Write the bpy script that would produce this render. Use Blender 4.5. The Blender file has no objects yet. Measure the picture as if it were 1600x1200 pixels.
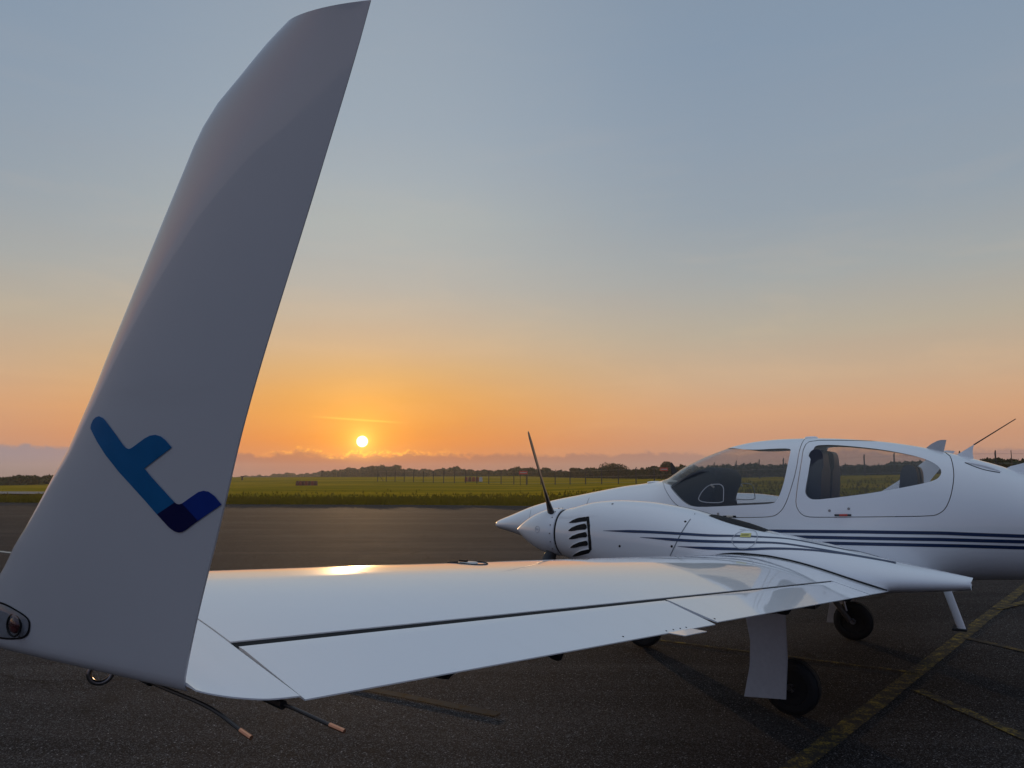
import bpy, bmesh, math, random
import numpy as np
from mathutils import Vector, Matrix
from mathutils.bvhtree import BVHTree
from mathutils.geometry import delaunay_2d_cdt

random.seed(7)
R = math.radians
sc = bpy.context.scene
C = sc.collection

# ----------------------------------------------------------------------------
# CAMERA, SKY, SUN, EXPOSURE
# ----------------------------------------------------------------------------
cam_d = bpy.data.cameras.new('camera'); cam = bpy.data.objects.new('camera', cam_d); C.objects.link(cam)
cam.location = (0, 0, 1.68); cam.rotation_euler = (R(97.05), 0, 0)
cam_d.sensor_width = 36; cam_d.lens = 26.55; cam_d.clip_start = 0.05; cam_d.clip_end = 6000
sc.camera = cam

SUN_EL, SUN_AZ = R(2.65), R(-11.2)         # azimuth from +Y towards +X
sun_dir = Vector((math.sin(SUN_AZ)*math.cos(SUN_EL), math.cos(SUN_AZ)*math.cos(SUN_EL), math.sin(SUN_EL)))

class NT:
    """small helper to write node trees as expressions"""
    def __init__(s, tree): s.t = tree; s.n = tree.nodes; s.l = tree.links
    def new(s, kind, **kw):
        n = s.n.new('ShaderNode' + kind)
        for k, v in kw.items(): setattr(n, k, v)
        return n
    def put(s, sock, v):
        if isinstance(v, bpy.types.NodeSocket): s.l.new(v, sock)
        elif isinstance(v, (tuple, list)) and sock.type == 'RGBA' and len(v) == 3: sock.default_value = (*v, 1)
        else: sock.default_value = v
    def m(s, op, a, b=0.0, c=0.0, clamp=False):
        n = s.new('Math', operation=op, use_clamp=clamp)
        for i, v in enumerate((a, b, c)): s.put(n.inputs[i], v)
        return n.outputs[0]
    def vm(s, op, a, b=(0, 0, 0)):
        n = s.new('VectorMath', operation=op); s.put(n.inputs[0], a); s.put(n.inputs[1], b)
        return n.outputs['Value'] if op in ('DOT_PRODUCT', 'LENGTH') else n.outputs['Vector']
    def sep(s, v):
        n = s.new('SeparateXYZ'); s.put(n.inputs[0], v); return n.outputs
    def comb(s, x, y, z):
        n = s.new('CombineXYZ')
        for i, v in enumerate((x, y, z)): s.put(n.inputs[i], v)
        return n.outputs[0]
    def mix(s, f, a, b, mode='MIX'):
        n = s.new('Mix', data_type='RGBA', blend_type=mode); s.put(n.inputs[0], f); s.put(n.inputs[6], a); s.put(n.inputs[7], b)
        return n.outputs[2]
    def ramp(s, f, stops, interp='LINEAR'):
        n = s.new('ValToRGB'); e = n.color_ramp.elements; n.color_ramp.interpolation = interp
        while len(e) < len(stops): e.new(0.5)
        for i, (p, c) in enumerate(stops):
            e[i].position = p; e[i].color = (*c, 1) if isinstance(c, (tuple, list)) else (c, c, c, 1)
        s.put(n.inputs[0], f); return n.outputs[0]
    def noise(s, v, scale, detail=3, rough=0.55, dist=0.0):
        n = s.new('TexNoise'); s.put(n.inputs['Vector'], v); n.inputs['Scale'].default_value = scale
        n.inputs['Detail'].default_value = detail; n.inputs['Roughness'].default_value = rough; n.inputs['Distortion'].default_value = dist
        return n.outputs['Fac']
    def smooth(s, v, a, b, lo=0.0, hi=1.0):
        n = s.new('MapRange', interpolation_type='SMOOTHSTEP'); s.put(n.inputs[0], v)
        for i, q in enumerate((a, b, lo, hi)): s.put(n.inputs[i+1], q)
        return n.outputs[0]

def lin(r, g, b):
    f = lambda c: (c/12.92 if c <= .04045 else ((c+.055)/1.055)**2.4)
    return (f(r/255), f(g/255), f(b/255))

world = bpy.data.worlds.new('World'); sc.world = world; world.use_nodes = True
wt = NT(world.node_tree); wt.n.clear()
out = wt.new('OutputWorld')
sky = wt.new('TexSky', sky_type='NISHITA', sun_disc=False, sun_elevation=SUN_EL, sun_rotation=SUN_AZ,
             air_density=2.0, dust_density=1.0, ozone_density=3.0)
bgA = wt.new('Background'); wt.put(bgA.inputs[0], sky.outputs[0]); bgA.inputs[1].default_value = 0.02
d = wt.vm('NORMALIZE', wt.new('TexCoord').outputs['Generated'])
dx, dy, dz = wt.sep(d)
el = wt.m('MULTIPLY', wt.m('ARCSINE', dz), 180/math.pi)
ang = wt.m('MULTIPLY', wt.m('ARCCOSINE', wt.m('MINIMUM', wt.vm('DOT_PRODUCT', d, tuple(sun_dir)), 1.0)), 180/math.pi)
haz = wt.m('MULTIPLY', wt.m('ARCTAN2', dx, dy), 180/math.pi)                 # azimuth
daz = wt.m('ABSOLUTE', wt.m('SUBTRACT', haz, math.degrees(SUN_AZ)))
elf = wt.m('DIVIDE', wt.m('MAXIMUM', el, 0.0), 90.0)
P = lambda deg: deg/90.0
def deg_el(v): return math.degrees(math.atan((600 - v)/1180.0)) + 7.05      # elevation of a row of the picture
def stops(rows, sub):
    """sky colours by elevation, less what the Sky Texture already adds"""
    r = []
    for e_, c_ in rows:
        l = lin(*c_); s_ = [np.interp(e_, [q[0] for q in sub], [q[1][k] for q in sub]) for k in range(3)]
        r.append((P(e_), tuple(max(0.0, l[k] - s_[k]) for k in range(3))))
    return r
SUB_N = [(0, (.20, .05, 0)), (2.7, (.16, .05, .004)), (5, (.10, .045, .01)), (8, (.06, .035, .013)), (12, (.04, .03, .016)), (20, (.022, .022, .02)), (34, (.012, .016, .018)), (90, (.008, .012, .015))]
SUB_F = [(0, (.03, .008, 0)), (5, (.028, .018, .004)), (12, (.022, .02, .012)), (34, (.010, .013, .015)), (90, (.008, .012, .015))]
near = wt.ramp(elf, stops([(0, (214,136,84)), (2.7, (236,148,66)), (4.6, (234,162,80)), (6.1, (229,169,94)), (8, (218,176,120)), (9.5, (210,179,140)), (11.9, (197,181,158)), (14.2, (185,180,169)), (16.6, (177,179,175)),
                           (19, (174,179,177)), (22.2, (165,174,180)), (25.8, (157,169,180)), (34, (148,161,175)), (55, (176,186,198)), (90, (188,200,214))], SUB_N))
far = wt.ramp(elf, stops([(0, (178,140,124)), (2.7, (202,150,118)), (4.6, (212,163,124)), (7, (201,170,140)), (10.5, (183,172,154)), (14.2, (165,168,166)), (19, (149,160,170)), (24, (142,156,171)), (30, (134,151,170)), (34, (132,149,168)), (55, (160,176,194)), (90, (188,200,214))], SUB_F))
base = wt.mix(wt.smooth(daz, 1.0, 29.0), near, far)
# away from the sun the sky grows dimmer and bluer, with the dull band of the earth's shadow low down
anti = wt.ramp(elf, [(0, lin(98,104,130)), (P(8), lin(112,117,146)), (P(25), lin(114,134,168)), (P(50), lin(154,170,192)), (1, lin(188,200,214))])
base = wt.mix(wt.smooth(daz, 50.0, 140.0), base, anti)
# faint streaks of high cloud
sv = wt.comb(wt.m('MULTIPLY', haz, 0.03), 0.0, wt.m('MULTIPLY', el, 0.16))
streak = wt.m('SUBTRACT', wt.noise(sv, 2.2, 5, 0.6, 0.4), 0.5)
base = wt.mix(wt.m('MULTIPLY', wt.m('ABSOLUTE', streak), wt.smooth(el, 30.0, 6.0, 0.05, 0.35)), base, wt.mix(wt.smooth(streak, -0.02, 0.02), lin(176,140,128), lin(252,206,150)))
# contrail above the sun
ctl = wt.m('SUBTRACT', wt.m('ADD', el, wt.m('MULTIPLY', haz, 0.055)), 3.62)
ctm = wt.m('MULTIPLY', wt.smooth(wt.m('ABSOLUTE', ctl), 0.13, 0.0), wt.m('MULTIPLY', wt.smooth(haz, -15.5, -12.5), wt.smooth(haz, -7.5, -10.5)))
base = wt.mix(wt.m('MULTIPLY', ctm, 0.55), base, lin(253,200,95))
# bank of low cloud along the horizon with a ragged top
cv = wt.comb(wt.m('MULTIPLY', haz, 0.22), 0.0, wt.m('MULTIPLY', el, 0.35))
cn = wt.m('SUBTRACT', wt.noise(cv, 1.6, 6, 0.62, 0.3), 0.5)
lump = wt.smooth(wt.m('ABSOLUTE', wt.m('SUBTRACT', haz, -34.0)), 9.0, 0.0, 0.0, 0.35)
ctop = wt.m('ADD', wt.m('MULTIPLY_ADD', cn, 2.0, 1.72), lump)
cmask = wt.smooth(wt.m('SUBTRACT', el, ctop), 0.16, -0.22)
ccol = wt.mix(wt.smooth(daz, 3.0, 30.0), lin(150,106,84), lin(160,128,120))
ccol = wt.mix(wt.smooth(haz, -16.0, -34.0), ccol, lin(140,134,142))
ccol = wt.mix(wt.smooth(el, 1.6, 0.0, 0.0, 0.75), ccol, lin(128,116,112))
base = wt.mix(wt.m('MULTIPLY', cmask, 0.93), base, ccol)
# gilded rim on the cloud top near the sun
rim = wt.m('MULTIPLY', wt.smooth(wt.m('ABSOLUTE', wt.m('SUBTRACT', wt.m('SUBTRACT', el, ctop), 0.10)), 0.26, 0.0), wt.smooth(daz, 9.0, 1.0))
base = wt.mix(wt.m('MULTIPLY', rim, wt.smooth(wt.noise(cv, 7.0, 5, 0.65, 1.2), 0.44, 0.58, 0.05, 0.85)), base, lin(255,190,80))
# glow round the sun and the sun itself
glow = wt.m('POWER', 2.718, wt.m('MULTIPLY', ang, -0.42))
base = wt.mix(1.0, base, wt.mix(wt.m('MULTIPLY', glow, wt.smooth(el, 0.8, 2.0)), (0, 0, 0), (0.62, 0.30, 0.0)), 'ADD')
bloom = wt.m('POWER', 2.718, wt.m('MULTIPLY', ang, -1.7))
base = wt.mix(1.0, base, wt.mix(bloom, (0, 0, 0), (0.9, 0.55, 0.14)), 'ADD')
disc = wt.smooth(ang, 0.45, 0.34)
base = wt.mix(disc, base, (3.2, 2.9, 2.1))
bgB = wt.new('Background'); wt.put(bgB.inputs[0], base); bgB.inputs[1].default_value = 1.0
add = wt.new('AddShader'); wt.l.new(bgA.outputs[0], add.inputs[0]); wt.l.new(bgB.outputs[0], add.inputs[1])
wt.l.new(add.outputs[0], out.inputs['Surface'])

sl = bpy.data.lights.new('sun', 'SUN'); sun = bpy.data.objects.new('sun', sl); C.objects.link(sun)
sl.energy = 1.5; sl.angle = R(0.6); sl.color = (1.0, 0.62, 0.30)
sun.rotation_euler = (-sun_dir).to_track_quat('-Z', 'Y').to_euler()

vs = sc.view_settings
vs.view_transform = 'Standard'; vs.look = 'None'; vs.exposure = 0.0; vs.gamma = 1.0; vs.use_curve_mapping = False
sc.cycles.max_bounces = 8; sc.cycles.transparent_max_bounces = 16; sc.cycles.caustics_reflective = False; sc.cycles.caustics_refractive = False

# ----------------------------------------------------------------------------
# HELPERS
# ----------------------------------------------------------------------------
def material(name):
    mt = bpy.data.materials.new(name); mt.use_nodes = True
    t = NT(mt.node_tree); b = t.n['Principled BSDF']
    return mt, t, b
def simple(name, col, rough=0.5, metal=0.0, spec=0.5, coat=0.0):
    mt, t, b = material(name)
    v = t.new('TexCoord').outputs['Object']
    n = t.noise(v, 35.0, 3)
    t.put(b.inputs['Base Color'], t.mix(n, tuple(c*0.86 for c in col), tuple(min(1, c*1.12) for c in col)))
    t.put(b.inputs['Roughness'], t.m('MULTIPLY_ADD', n, 0.16, max(0.02, rough - 0.08)))
    b.inputs['Metallic'].default_value = metal; b.inputs['Specular IOR Level'].default_value = spec; b.inputs['Coat Weight'].default_value = coat
    return mt

def obj(name, verts, faces, mat, parent=None, smooth=True, sharp=None):
    me = bpy.data.meshes.new(name)
    me.from_pydata([tuple(map(float, v)) for v in verts], [], [tuple(f) for f in faces]); me.update()
    me.polygons.foreach_set('use_smooth', [smooth]*len(me.polygons))
    if sharp is not None and smooth: me.set_sharp_from_angle(angle=R(sharp))
    if mat: me.materials.append(mat)
    o = bpy.data.objects.new(name, me); C.objects.link(o)
    if parent: o.parent = parent
    return o
def tag(o, label, cat=None, group=None, kind=None):
    if label: o['label'] = label
    if cat: o['category'] = cat
    if group: o['group'] = group
    if kind: o['kind'] = kind
    return o
def empty(name, loc=(0, 0, 0), rz=0.0):
    o = bpy.data.objects.new(name, None); C.objects.link(o); o.location = loc; o.rotation_euler = (0, 0, rz); o.empty_display_size = 0.2
    return o

class MB:
    """collects simple solids into one mesh"""
    def __init__(s): s.v = []; s.f = []
    def add(s, v, f):
        b = len(s.v); s.v += [tuple(p) for p in v]; s.f += [tuple(i+b for i in q) for q in f]; return s
    def box(s, c, size, M=None):
        a = [Vector((x*size[0]/2, y*size[1]/2, z*size[2]/2)) for x in (-1, 1) for y in (-1, 1) for z in (-1, 1)]
        if M: a = [M @ p for p in a]
        return s.add([p + Vector(c) for p in a], [(0,1,3,2),(4,6,7,5),(0,4,5,1),(2,3,7,6),(0,2,6,4),(1,5,7,3)])
    def tube(s, pts, rad, n=10, caps=True):
        pts = [Vector(p) for p in pts]; rad = rad if isinstance(rad, (list, tuple)) else [rad]*len(pts)
        rings = []; up = None
        for i, p in enumerate(pts):
            t = (pts[min(i+1, len(pts)-1)] - pts[max(i-1, 0)]).normalized()
            if up is None: up = t.orthogonal().normalized()
            up = (up - t*up.dot(t)).normalized(); w = t.cross(up)
            rings.append([p + (up*math.cos(a) + w*math.sin(a))*rad[i] for a in [2*math.pi*k/n for k in range(n)]])
        return s.rings(rings, caps)
    def rings(s, rings, caps=True, closed=True):
        n = len(rings[0]); v = [p for r in rings for p in r]; f = []
        for i in range(len(rings)-1):
            for k in range(n if closed else n-1):
                k2 = (k+1) % n
                f.append((i*n+k, i*n+k2, (i+1)*n+k2, (i+1)*n+k))
        if caps: f += [tuple(reversed(range(n))), tuple(range((len(rings)-1)*n, len(rings)*n))]
        return s.add(v, f)
    def lathe(s, prof, origin, axis, n=32):
        """prof: (along, radius) pairs"""
        ax = Vector(axis).normalized(); u = ax.orthogonal().normalized(); w = ax.cross(u); o = Vector(origin)
        rings = [[o + ax*a + (u*math.cos(2*math.pi*k/n) + w*math.sin(2*math.pi*k/n))*max(r, 1e-4) for k in range(n)] for a, r in prof]
        return s.rings(rings)
    def sphere(s, c, r, n=12, sc3=(1, 1, 1)):
        rings = []
        for i in range(1, n):
            t = math.pi*i/n
            rings.append([(c[0] + r*sc3[0]*math.sin(t)*math.cos(2*math.pi*k/n), c[1] + r*sc3[1]*math.sin(t)*math.sin(2*math.pi*k/n), c[2] + r*sc3[2]*math.cos(t)) for k in range(n)])
        return s.rings(rings)
    def build(s, name, mat, parent=None, smooth=True, sharp=40):
        o = obj(name, s.v, s.f, mat, parent, smooth, None)
        bm = bmesh.new(); bm.from_mesh(o.data); bmesh.ops.recalc_face_normals(bm, faces=bm.faces); bm.to_mesh(o.data); bm.free()
        if smooth and sharp: o.data.set_sharp_from_angle(angle=R(sharp))
        return o

# ----------------------------------------------------------------------------
# MATERIALS
# ----------------------------------------------------------------------------
def white_paint():
    mt, t, b = material('white_gelcoat')
    v = t.new('TexCoord').outputs['Object']
    big = t.noise(v, 1.7, 4, 0.6); fine = t.noise(t.vm('MULTIPLY', v, (3.0, 14.0, 14.0)), 2.0, 5, 0.65)
    grime = t.smooth(t.noise(t.vm('MULTIPLY', v, (1.0, 5.0, 5.0)), 1.3, 5, 0.6), 0.55, 0.85, 0.0, 0.12)
    col = t.mix(big, (0.78, 0.79, 0.81), (0.83, 0.835, 0.85))
    t.put(b.inputs['Base Color'], t.mix(grime, col, (0.45, 0.42, 0.38)))
    t.put(b.inputs['Roughness'], t.m('MULTIPLY_ADD', big, 0.14, 0.27))
    b.inputs['Specular IOR Level'].default_value = 0.42
    b.inputs['Coat Weight'].default_value = 1.0; t.put(b.inputs['Coat Roughness'], t.m('MULTIPLY_ADD', t.noise(v, 7.0, 5, 0.7), 0.08, 0.0)); b.inputs['Coat IOR'].default_value = 1.5
    bp = t.new('Bump'); bp.inputs['Strength'].default_value = 0.12; bp.inputs['Distance'].default_value = 0.012
    t.put(bp.inputs['Height'], t.noise(t.vm('MULTIPLY', v, (3.0, 1.0, 2.0)), 1.4, 2, 0.4)); t.l.new(bp.outputs[0], b.inputs['Normal']); t.l.new(bp.outputs[0], b.inputs['Coat Normal'])
    return mt
M = {}
M['white'] = white_paint()
M['navy'] = simple('navy_vinyl', (0.010, 0.028, 0.085), 0.32)
M['logo_light'] = simple('blue_vinyl', (0.007, 0.175, 0.44), 0.36)
M['logo_mid'] = simple('royal_blue_vinyl', (0.008, 0.045, 0.33), 0.36)
M['logo_dark'] = simple('dark_blue_vinyl', (0.005, 0.008, 0.085), 0.36)
M['gap'] = simple('dark_gap', (0.012, 0.013, 0.015), 0.7, spec=0.2)
M['seal'] = simple('grey_sealant', (0.20, 0.22, 0.24), 0.5)
M['rubber'] = simple('tyre_rubber', (0.014, 0.014, 0.015), 0.75, spec=0.3)
M['black'] = simple('black_composite', (0.016, 0.016, 0.018), 0.38)
M['steel'] = simple('worn_steel', (0.30, 0.29, 0.28), 0.35, 1.0)
M['alu'] = simple('cast_aluminium', (0.52, 0.53, 0.55), 0.42, 0.9)
M['copper'] = simple('copper_tip', (0.62, 0.30, 0.18), 0.38, 0.9)
M['greypaint'] = simple('grey_gear_paint', (0.46, 0.46, 0.48), 0.45)
M['gear'] = simple('dark_gear_metal', (0.06, 0.055, 0.052), 0.5)
M['seat'] = simple('dark_blue_leather', (0.020, 0.026, 0.045), 0.5)
M['shield'] = simple('black_blue_glareshield', (0.012, 0.016, 0.028), 0.8, spec=0.2)
M['trim'] = simple('cream_cabin_trim', (0.55, 0.50, 0.42), 0.6)
M['red'] = simple('red_latch', (0.50, 0.05, 0.03), 0.45)
M['yellow'] = simple('pale_yellow_label', (0.62, 0.56, 0.16), 0.5)
M['print'] = simple('faint_grey_print', (0.42, 0.44, 0.47), 0.5)
def glass_mat(name, tint, ior=1.45, rough=0.02):
    mt, t, b = material(name); t.n.remove(b)
    tr = t.new('BsdfTransparent'); t.put(tr.inputs[0], tint)
    gl = t.new('BsdfGlossy'); gl.inputs['Roughness'].default_value = rough; t.put(gl.inputs[0], (1, 1, 1))
    lw = t.new('LayerWeight'); lw.inputs[0].default_value = 0.5
    fr = t.m('MULTIPLY_ADD', t.m('POWER', lw.outputs['Facing'], 5.0), 0.60, 0.03)
    mx = t.new('MixShader'); t.l.new(fr, mx.inputs[0]); t.l.new(tr.outputs[0], mx.inputs[1]); t.l.new(gl.outputs[0], mx.inputs[2])
    t.l.new(mx.outputs[0], t.n['Material Output'].inputs['Surface'])
    return mt
M['tape'] = simple('clear_erosion_tape', (0.88, 0.885, 0.90), 0.20, coat=0.6)
M['glass'] = glass_mat('tinted_acrylic', (0.88, 0.885, 0.89))
M['lens'] = glass_mat('clear_lens', (0.80, 0.82, 0.84), 1.5)
M['redlens'] = simple('red_lamp_glass', (0.10, 0.022, 0.022), 0.12, coat=1.0)

# ----------------------------------------------------------------------------
# THE SETTING: apron, taxiway, grass
# ----------------------------------------------------------------------------
def grass_edge(x):
    return np.interp(x, [-400, -60, -35, -18, -5.5, 3, 30, 80, 400], [110, 57, 51.8, 48.1, 47.0, 44.9, 40.5, 33, 10])
def sst(a, b, x):
    t = min(1.0, max(0.0, (x-a)/(b-a))); return t*t*(3-2*t)
def ground_z(x, y):
    e = float(grass_edge(x)); dd = y - e
    if dd <= 0: return 0.0
    z = 0.10*sst(0, 3, dd)
    u = x/max(y, 1.0)
    bank = sst(-0.02, 0.32, u)*sst(0, 17, dd)
    z += 1.15*bank + 0.9*sst(0.15, 0.55, u)*sst(8, 60, dd)
    z += float(np.interp(u, [-.5, -.36, -.2, 0, .2], [0, 1.1, 1.6, 2.0, 1.3]))*sst(45, 230, dd) + 0.06*math.sin(x*0.21 + 1.3)*math.sin(y*0.13)*sst(2, 15, dd)
    return z

def asphalt():
    mt, t, b = material('apron_asphalt')
    v = t.new('TexCoord').outputs['Object']
    vo = t.new('TexVoronoi'); vo.inputs['Scale'].default_value = 150.0; t.put(vo.inputs['Vector'], v)
    vo2 = t.new('TexVoronoi'); vo2.inputs['Scale'].default_value = 75.0; t.put(vo2.inputs['Vector'], v)
    big = t.noise(v, 0.16, 5, 0.6, 0.3); mid = t.noise(v, 1.1, 5, 0.65)
    strips = t.noise(t.vm('MULTIPLY', v, (0.05, 0.55, 1.0)), 1.0, 5, 0.6, 0.5)
    col = t.mix(big, (0.009, 0.009, 0.0105), (0.020, 0.019, 0.020))
    col = t.mix(t.smooth(strips, 0.46, 0.62, 0.0, 0.75), col, (0.060, 0.053, 0.050))
    col = t.mix(t.smooth(mid, 0.5, 0.75, 0.0, 0.5), col, (0.010, 0.010, 0.011))
    ch = t.sep(vo.outputs['Color']); ch2 = t.sep(vo2.outputs['Color'])
    col = t.mix(t.smooth(ch[0], 0.60, 0.95, 0.0, 0.90), col, (0.105, 0.106, 0.112))
    col = t.mix(t.m('MULTIPLY', t.smooth(ch2[1], 0.92, 0.97), t.smooth(vo2.outputs['Distance'], 0.42, 0.30)), col, (0.30, 0.29, 0.29))
    col = t.mix(t.smooth(ch[1], 0.55, 0.25, 0.0, 0.9), col, (0.005, 0.005, 0.006))
    # hairline cracks, sealed joints and oil spots
    wv = t.vm('ADD', v, t.vm('MULTIPLY', t.comb(t.noise(v, 0.9, 4), t.noise(t.vm('ADD', v, (7, 3, 1)), 0.9, 4), 0.0), (1.3, 1.3, 0.0)))
    ck = t.new('TexVoronoi', feature='DISTANCE_TO_EDGE'); ck.inputs['Scale'].default_value = 0.22; t.put(ck.inputs['Vector'], wv)
    crack = t.m('MULTIPLY', t.smooth(ck.outputs['Distance'], 0.007, 0.002), t.smooth(t.noise(v, 0.3, 2), 0.46, 0.58, 0.0, 0.8))
    col = t.mix(crack, col, (0.004, 0.004, 0.004))
    col = t.mix(t.smooth(t.noise(v, 0.55, 3, 0.5, 0.5), 0.64, 0.74, 0.0, 0.6), col, (0.007, 0.007, 0.008))
    t.put(b.inputs['Base Color'], col)
    t.put(b.inputs['Roughness'], t.m('MULTIPLY_ADD', mid, 0.15, 0.85)); b.inputs['Specular IOR Level'].default_value = 0.05
    bp = t.new('Bump'); bp.inputs['Strength'].default_value = 0.25; bp.inputs['Distance'].default_value = 0.003
    t.put(bp.inputs['Height'], t.m('ADD', vo.outputs['Distance'], t.m('MULTIPLY', mid, 0.4))); t.l.new(bp.outputs[0], b.inputs['Normal'])
    return mt
M['asphalt'] = asphalt()
xs = [-400, -120, -60, -35, -18, -5.5, 3, 30, 80, 400]
av = [(x, -60.0, 0.0) for x in xs] + [(x, float(grass_edge(x)) + 0.25, 0.0) for x in xs]
apron = obj('apron', av, [(i, i+1, len(xs)+i+1, len(xs)+i) for i in range(len(xs)-1)], M['asphalt'], smooth=False)
tag(apron, 'dark grey asphalt apron under the aircraft', kind='structure')

def grass_mat():
    mt, t, b = material('rough_grass')
    v = t.new('TexCoord').outputs['Object']
    a = t.noise(v, 0.05, 5, 0.6, 0.4); st = t.noise(t.vm('MULTIPLY', v, (0.02, 0.16, 1.0)), 1.0, 5, 0.65, 0.6); f = t.noise(v, 3.0, 4, 0.7)
    col = t.mix(a, (0.150, 0.125, 0.003), (0.260, 0.180, 0.004))
    col = t.mix(t.smooth(st, 0.44, 0.60, 0.0, 0.9), col, (0.400, 0.240, 0.010))
    col = t.mix(t.smooth(f, 0.45, 0.75, 0.0, 0.5), col, (0.070, 0.070, 0.006))
    t.put(b.inputs['Base Color'], col); b.inputs['Roughness'].default_value = 1.0; b.inputs['Specular IOR Level'].default_value = 0.0
    bp = t.new('Bump'); bp.inputs['Strength'].default_value = 1.0; bp.inputs['Distance'].default_value = 0.25
    t.put(bp.inputs['Height'], t.m('ADD', t.noise(v, 1.6, 5, 0.7), t.m('MULTIPLY', t.noise(v, 0.3, 3), 1.5))); t.l.new(bp.outputs[0], b.inputs['Normal'])
    return mt
M['grass'] = grass_mat()
gx = list(np.unique(np.concatenate([np.linspace(-400, -80, 17), np.linspace(-80, 110, 96), np.linspace(110, 420, 16)])))
gd = [0.0, .4, .9, 1.6, 2.6, 4, 6, 8.5, 11, 14, 17, 20, 24, 29, 35, 42, 50, 60, 72, 86, 105, 130, 165, 220, 300, 400, 520, 680]
gv = []; gf = []
for dd in gd:
    for x in gx:
        y = float(grass_edge(x)) + dd
        gv.append((x*(1 + dd/420.0), y, ground_z(x, y) + (0.02 if dd > 0 else 0.006)))
nx = len(gx)
for i in range(len(gd)-1):
    for k in range(nx-1): gf.append((i*nx+k, i*nx+k+1, (i+1)*nx+k+1, (i+1)*nx+k))
field = obj('grass_field', gv, gf, M['grass'])
tag(field, 'rough olive grass airfield beyond the apron', kind='structure')
fbm = bmesh.new(); fbm.from_mesh(field.data); FIELD = BVHTree.FromBMesh(fbm)
def gz(x, y):
    h = FIELD.ray_cast(Vector((x, y, 60)), Vector((0, 0, -1)))
    return h[0].z if h[0] else 0.0

# far taxiway strip at the left
M['taxi'] = simple('pale_taxiway', (0.11, 0.105, 0.10), 0.7)
tv = []
for k in range(13):
    x = -130 + k*8.0
    for y in (66.5, 74.0):
        yy = y + 0.18*(-40 - x); tv.append((x, yy, gz(x, yy) + 0.16))
tag(obj('taxiway', tv, [(2*k, 2*k+2, 2*k+3, 2*k+1) for k in range(12)], M['taxi'], smooth=False), 'pale taxiway strip crossing the grass at the left', kind='structure')

# painted lines on the apron: worn paint, thin sheets
def line_paint(name, col, wear):
    mt, t, b = material(name)
    v = t.new('TexCoord').outputs['Object']
    w = t.m('ADD', t.m('MULTIPLY', t.noise(v, 9.0, 5, 0.7), 0.6), t.m('MULTIPLY', t.noise(v, 70.0, 3, 0.7), 0.5))
    t.put(b.inputs['Base Color'], t.mix(t.smooth(w, wear - 0.08, wear + 0.10), col, (0.04, 0.037, 0.034)))
    b.inputs['Roughness'].default_value = 0.85; b.inputs['Specular IOR Level'].default_value = 0.04
    return mt
M['yline'] = line_paint('worn_yellow_paint', (0.27, 0.195, 0.04), 0.475)
M['yline2'] = line_paint('faded_yellow_paint', (0.20, 0.13, 0.03), 0.47)
M['ghost'] = line_paint('ghost_of_paint', (0.040, 0.024, 0.010), 0.50)
M['wline'] = line_paint('worn_white_paint', (0.45, 0.44, 0.40), 0.62)
def ribbon_on_ground(name, a, b_, w, mat, label, z=0.004):
    a = Vector((*a, z)); b_ = Vector((*b_, z)); t = (b_ - a); n = Vector((-t.y, t.x, 0)).normalized()*w/2; L = t.length; k = max(2, int(L/0.25)); rv = []
    for i in range(k+1):
        p = a + t*(i/k); j1 = random.uniform(-.06, .06)*w; j2 = random.uniform(-.06, .06)*w
        rv += [p - n*(1+j1/w), p + n*(1+j2/w)]
    return tag(obj(name, rv, [(2*i, 2*i+2, 2*i+3, 2*i+1) for i in range(k)], mat, smooth=False), label, kind='structure')
ribbon_on_ground('painted_line', (1.1, 4.0), (8.6, 12.75), 0.135, M['yline'], 'broad worn yellow line running diagonally under the tail')
ribbon_on_ground('painted_line', (3.22, 6.26), (3.42, 4.2), 0.10, M['yline'], 'yellow line branching towards the bottom right corner', 0.008)
ribbon_on_ground('painted_line', (0.6, 8.72), (3.52, 6.76), 0.055, M['yline'], 'thin yellow line passing behind the near main wheel', 0.008)
ribbon_on_ground('painted_line', (4.78, 8.2), (5.2, 6.9), 0.10, M['yline2'], 'faded orange-yellow line at the right edge', 0.008)
ribbon_on_ground('painted_line', (6.2, 9.95), (8.2, 11.4), 0.12, M['yline'], 'short pale yellow line beside the boarding step', 0.012)
ribbon_on_ground('painted_line', (-1.5, 6.5), (-0.1, 5.62), 0.10, M['ghost'], 'very faded orange line below the wing trailing edge', 0.008)
ribbon_on_ground('painted_line', (-17, 21.0), (-10.4, 16.75), 0.14, M['wline'], 'white line at the far left of the apron')
# ----------------------------------------------------------------------------
# SHAPES OF THE AIRCRAFT in its own frame: x forward, y to port, z up, metres,
# origin on the ground midway between the two main wheels.
# ----------------------------------------------------------------------------
def pchip(xs, ys):
    xs = np.asarray(xs, float); ys = np.asarray(ys, float)
    if xs[0] > xs[-1]: xs, ys = xs[::-1], ys[::-1]
    h = np.diff(xs); d = np.diff(ys) / h
    m = np.zeros(len(xs)); m[0] = d[0]; m[-1] = d[-1]
    for i in range(1, len(xs) - 1):
        if d[i-1] * d[i] > 0:
            w1 = 2*h[i] + h[i-1]; w2 = h[i] + 2*h[i-1]
            m[i] = (w1 + w2) / (w1 / d[i-1] + w2 / d[i])
    def f(x):
        x = np.clip(np.asarray(x, float), xs[0], xs[-1])
        i = np.clip(np.searchsorted(xs, x) - 1, 0, len(xs) - 2)
        t = (x - xs[i]) / h[i]
        return ((2*t**3 - 3*t**2 + 1)*ys[i] + (t**3 - 2*t**2 + t)*h[i]*m[i]
                + (-2*t**3 + 3*t**2)*ys[i+1] + (t**3 - t**2)*h[i]*m[i+1])
    return f

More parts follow.
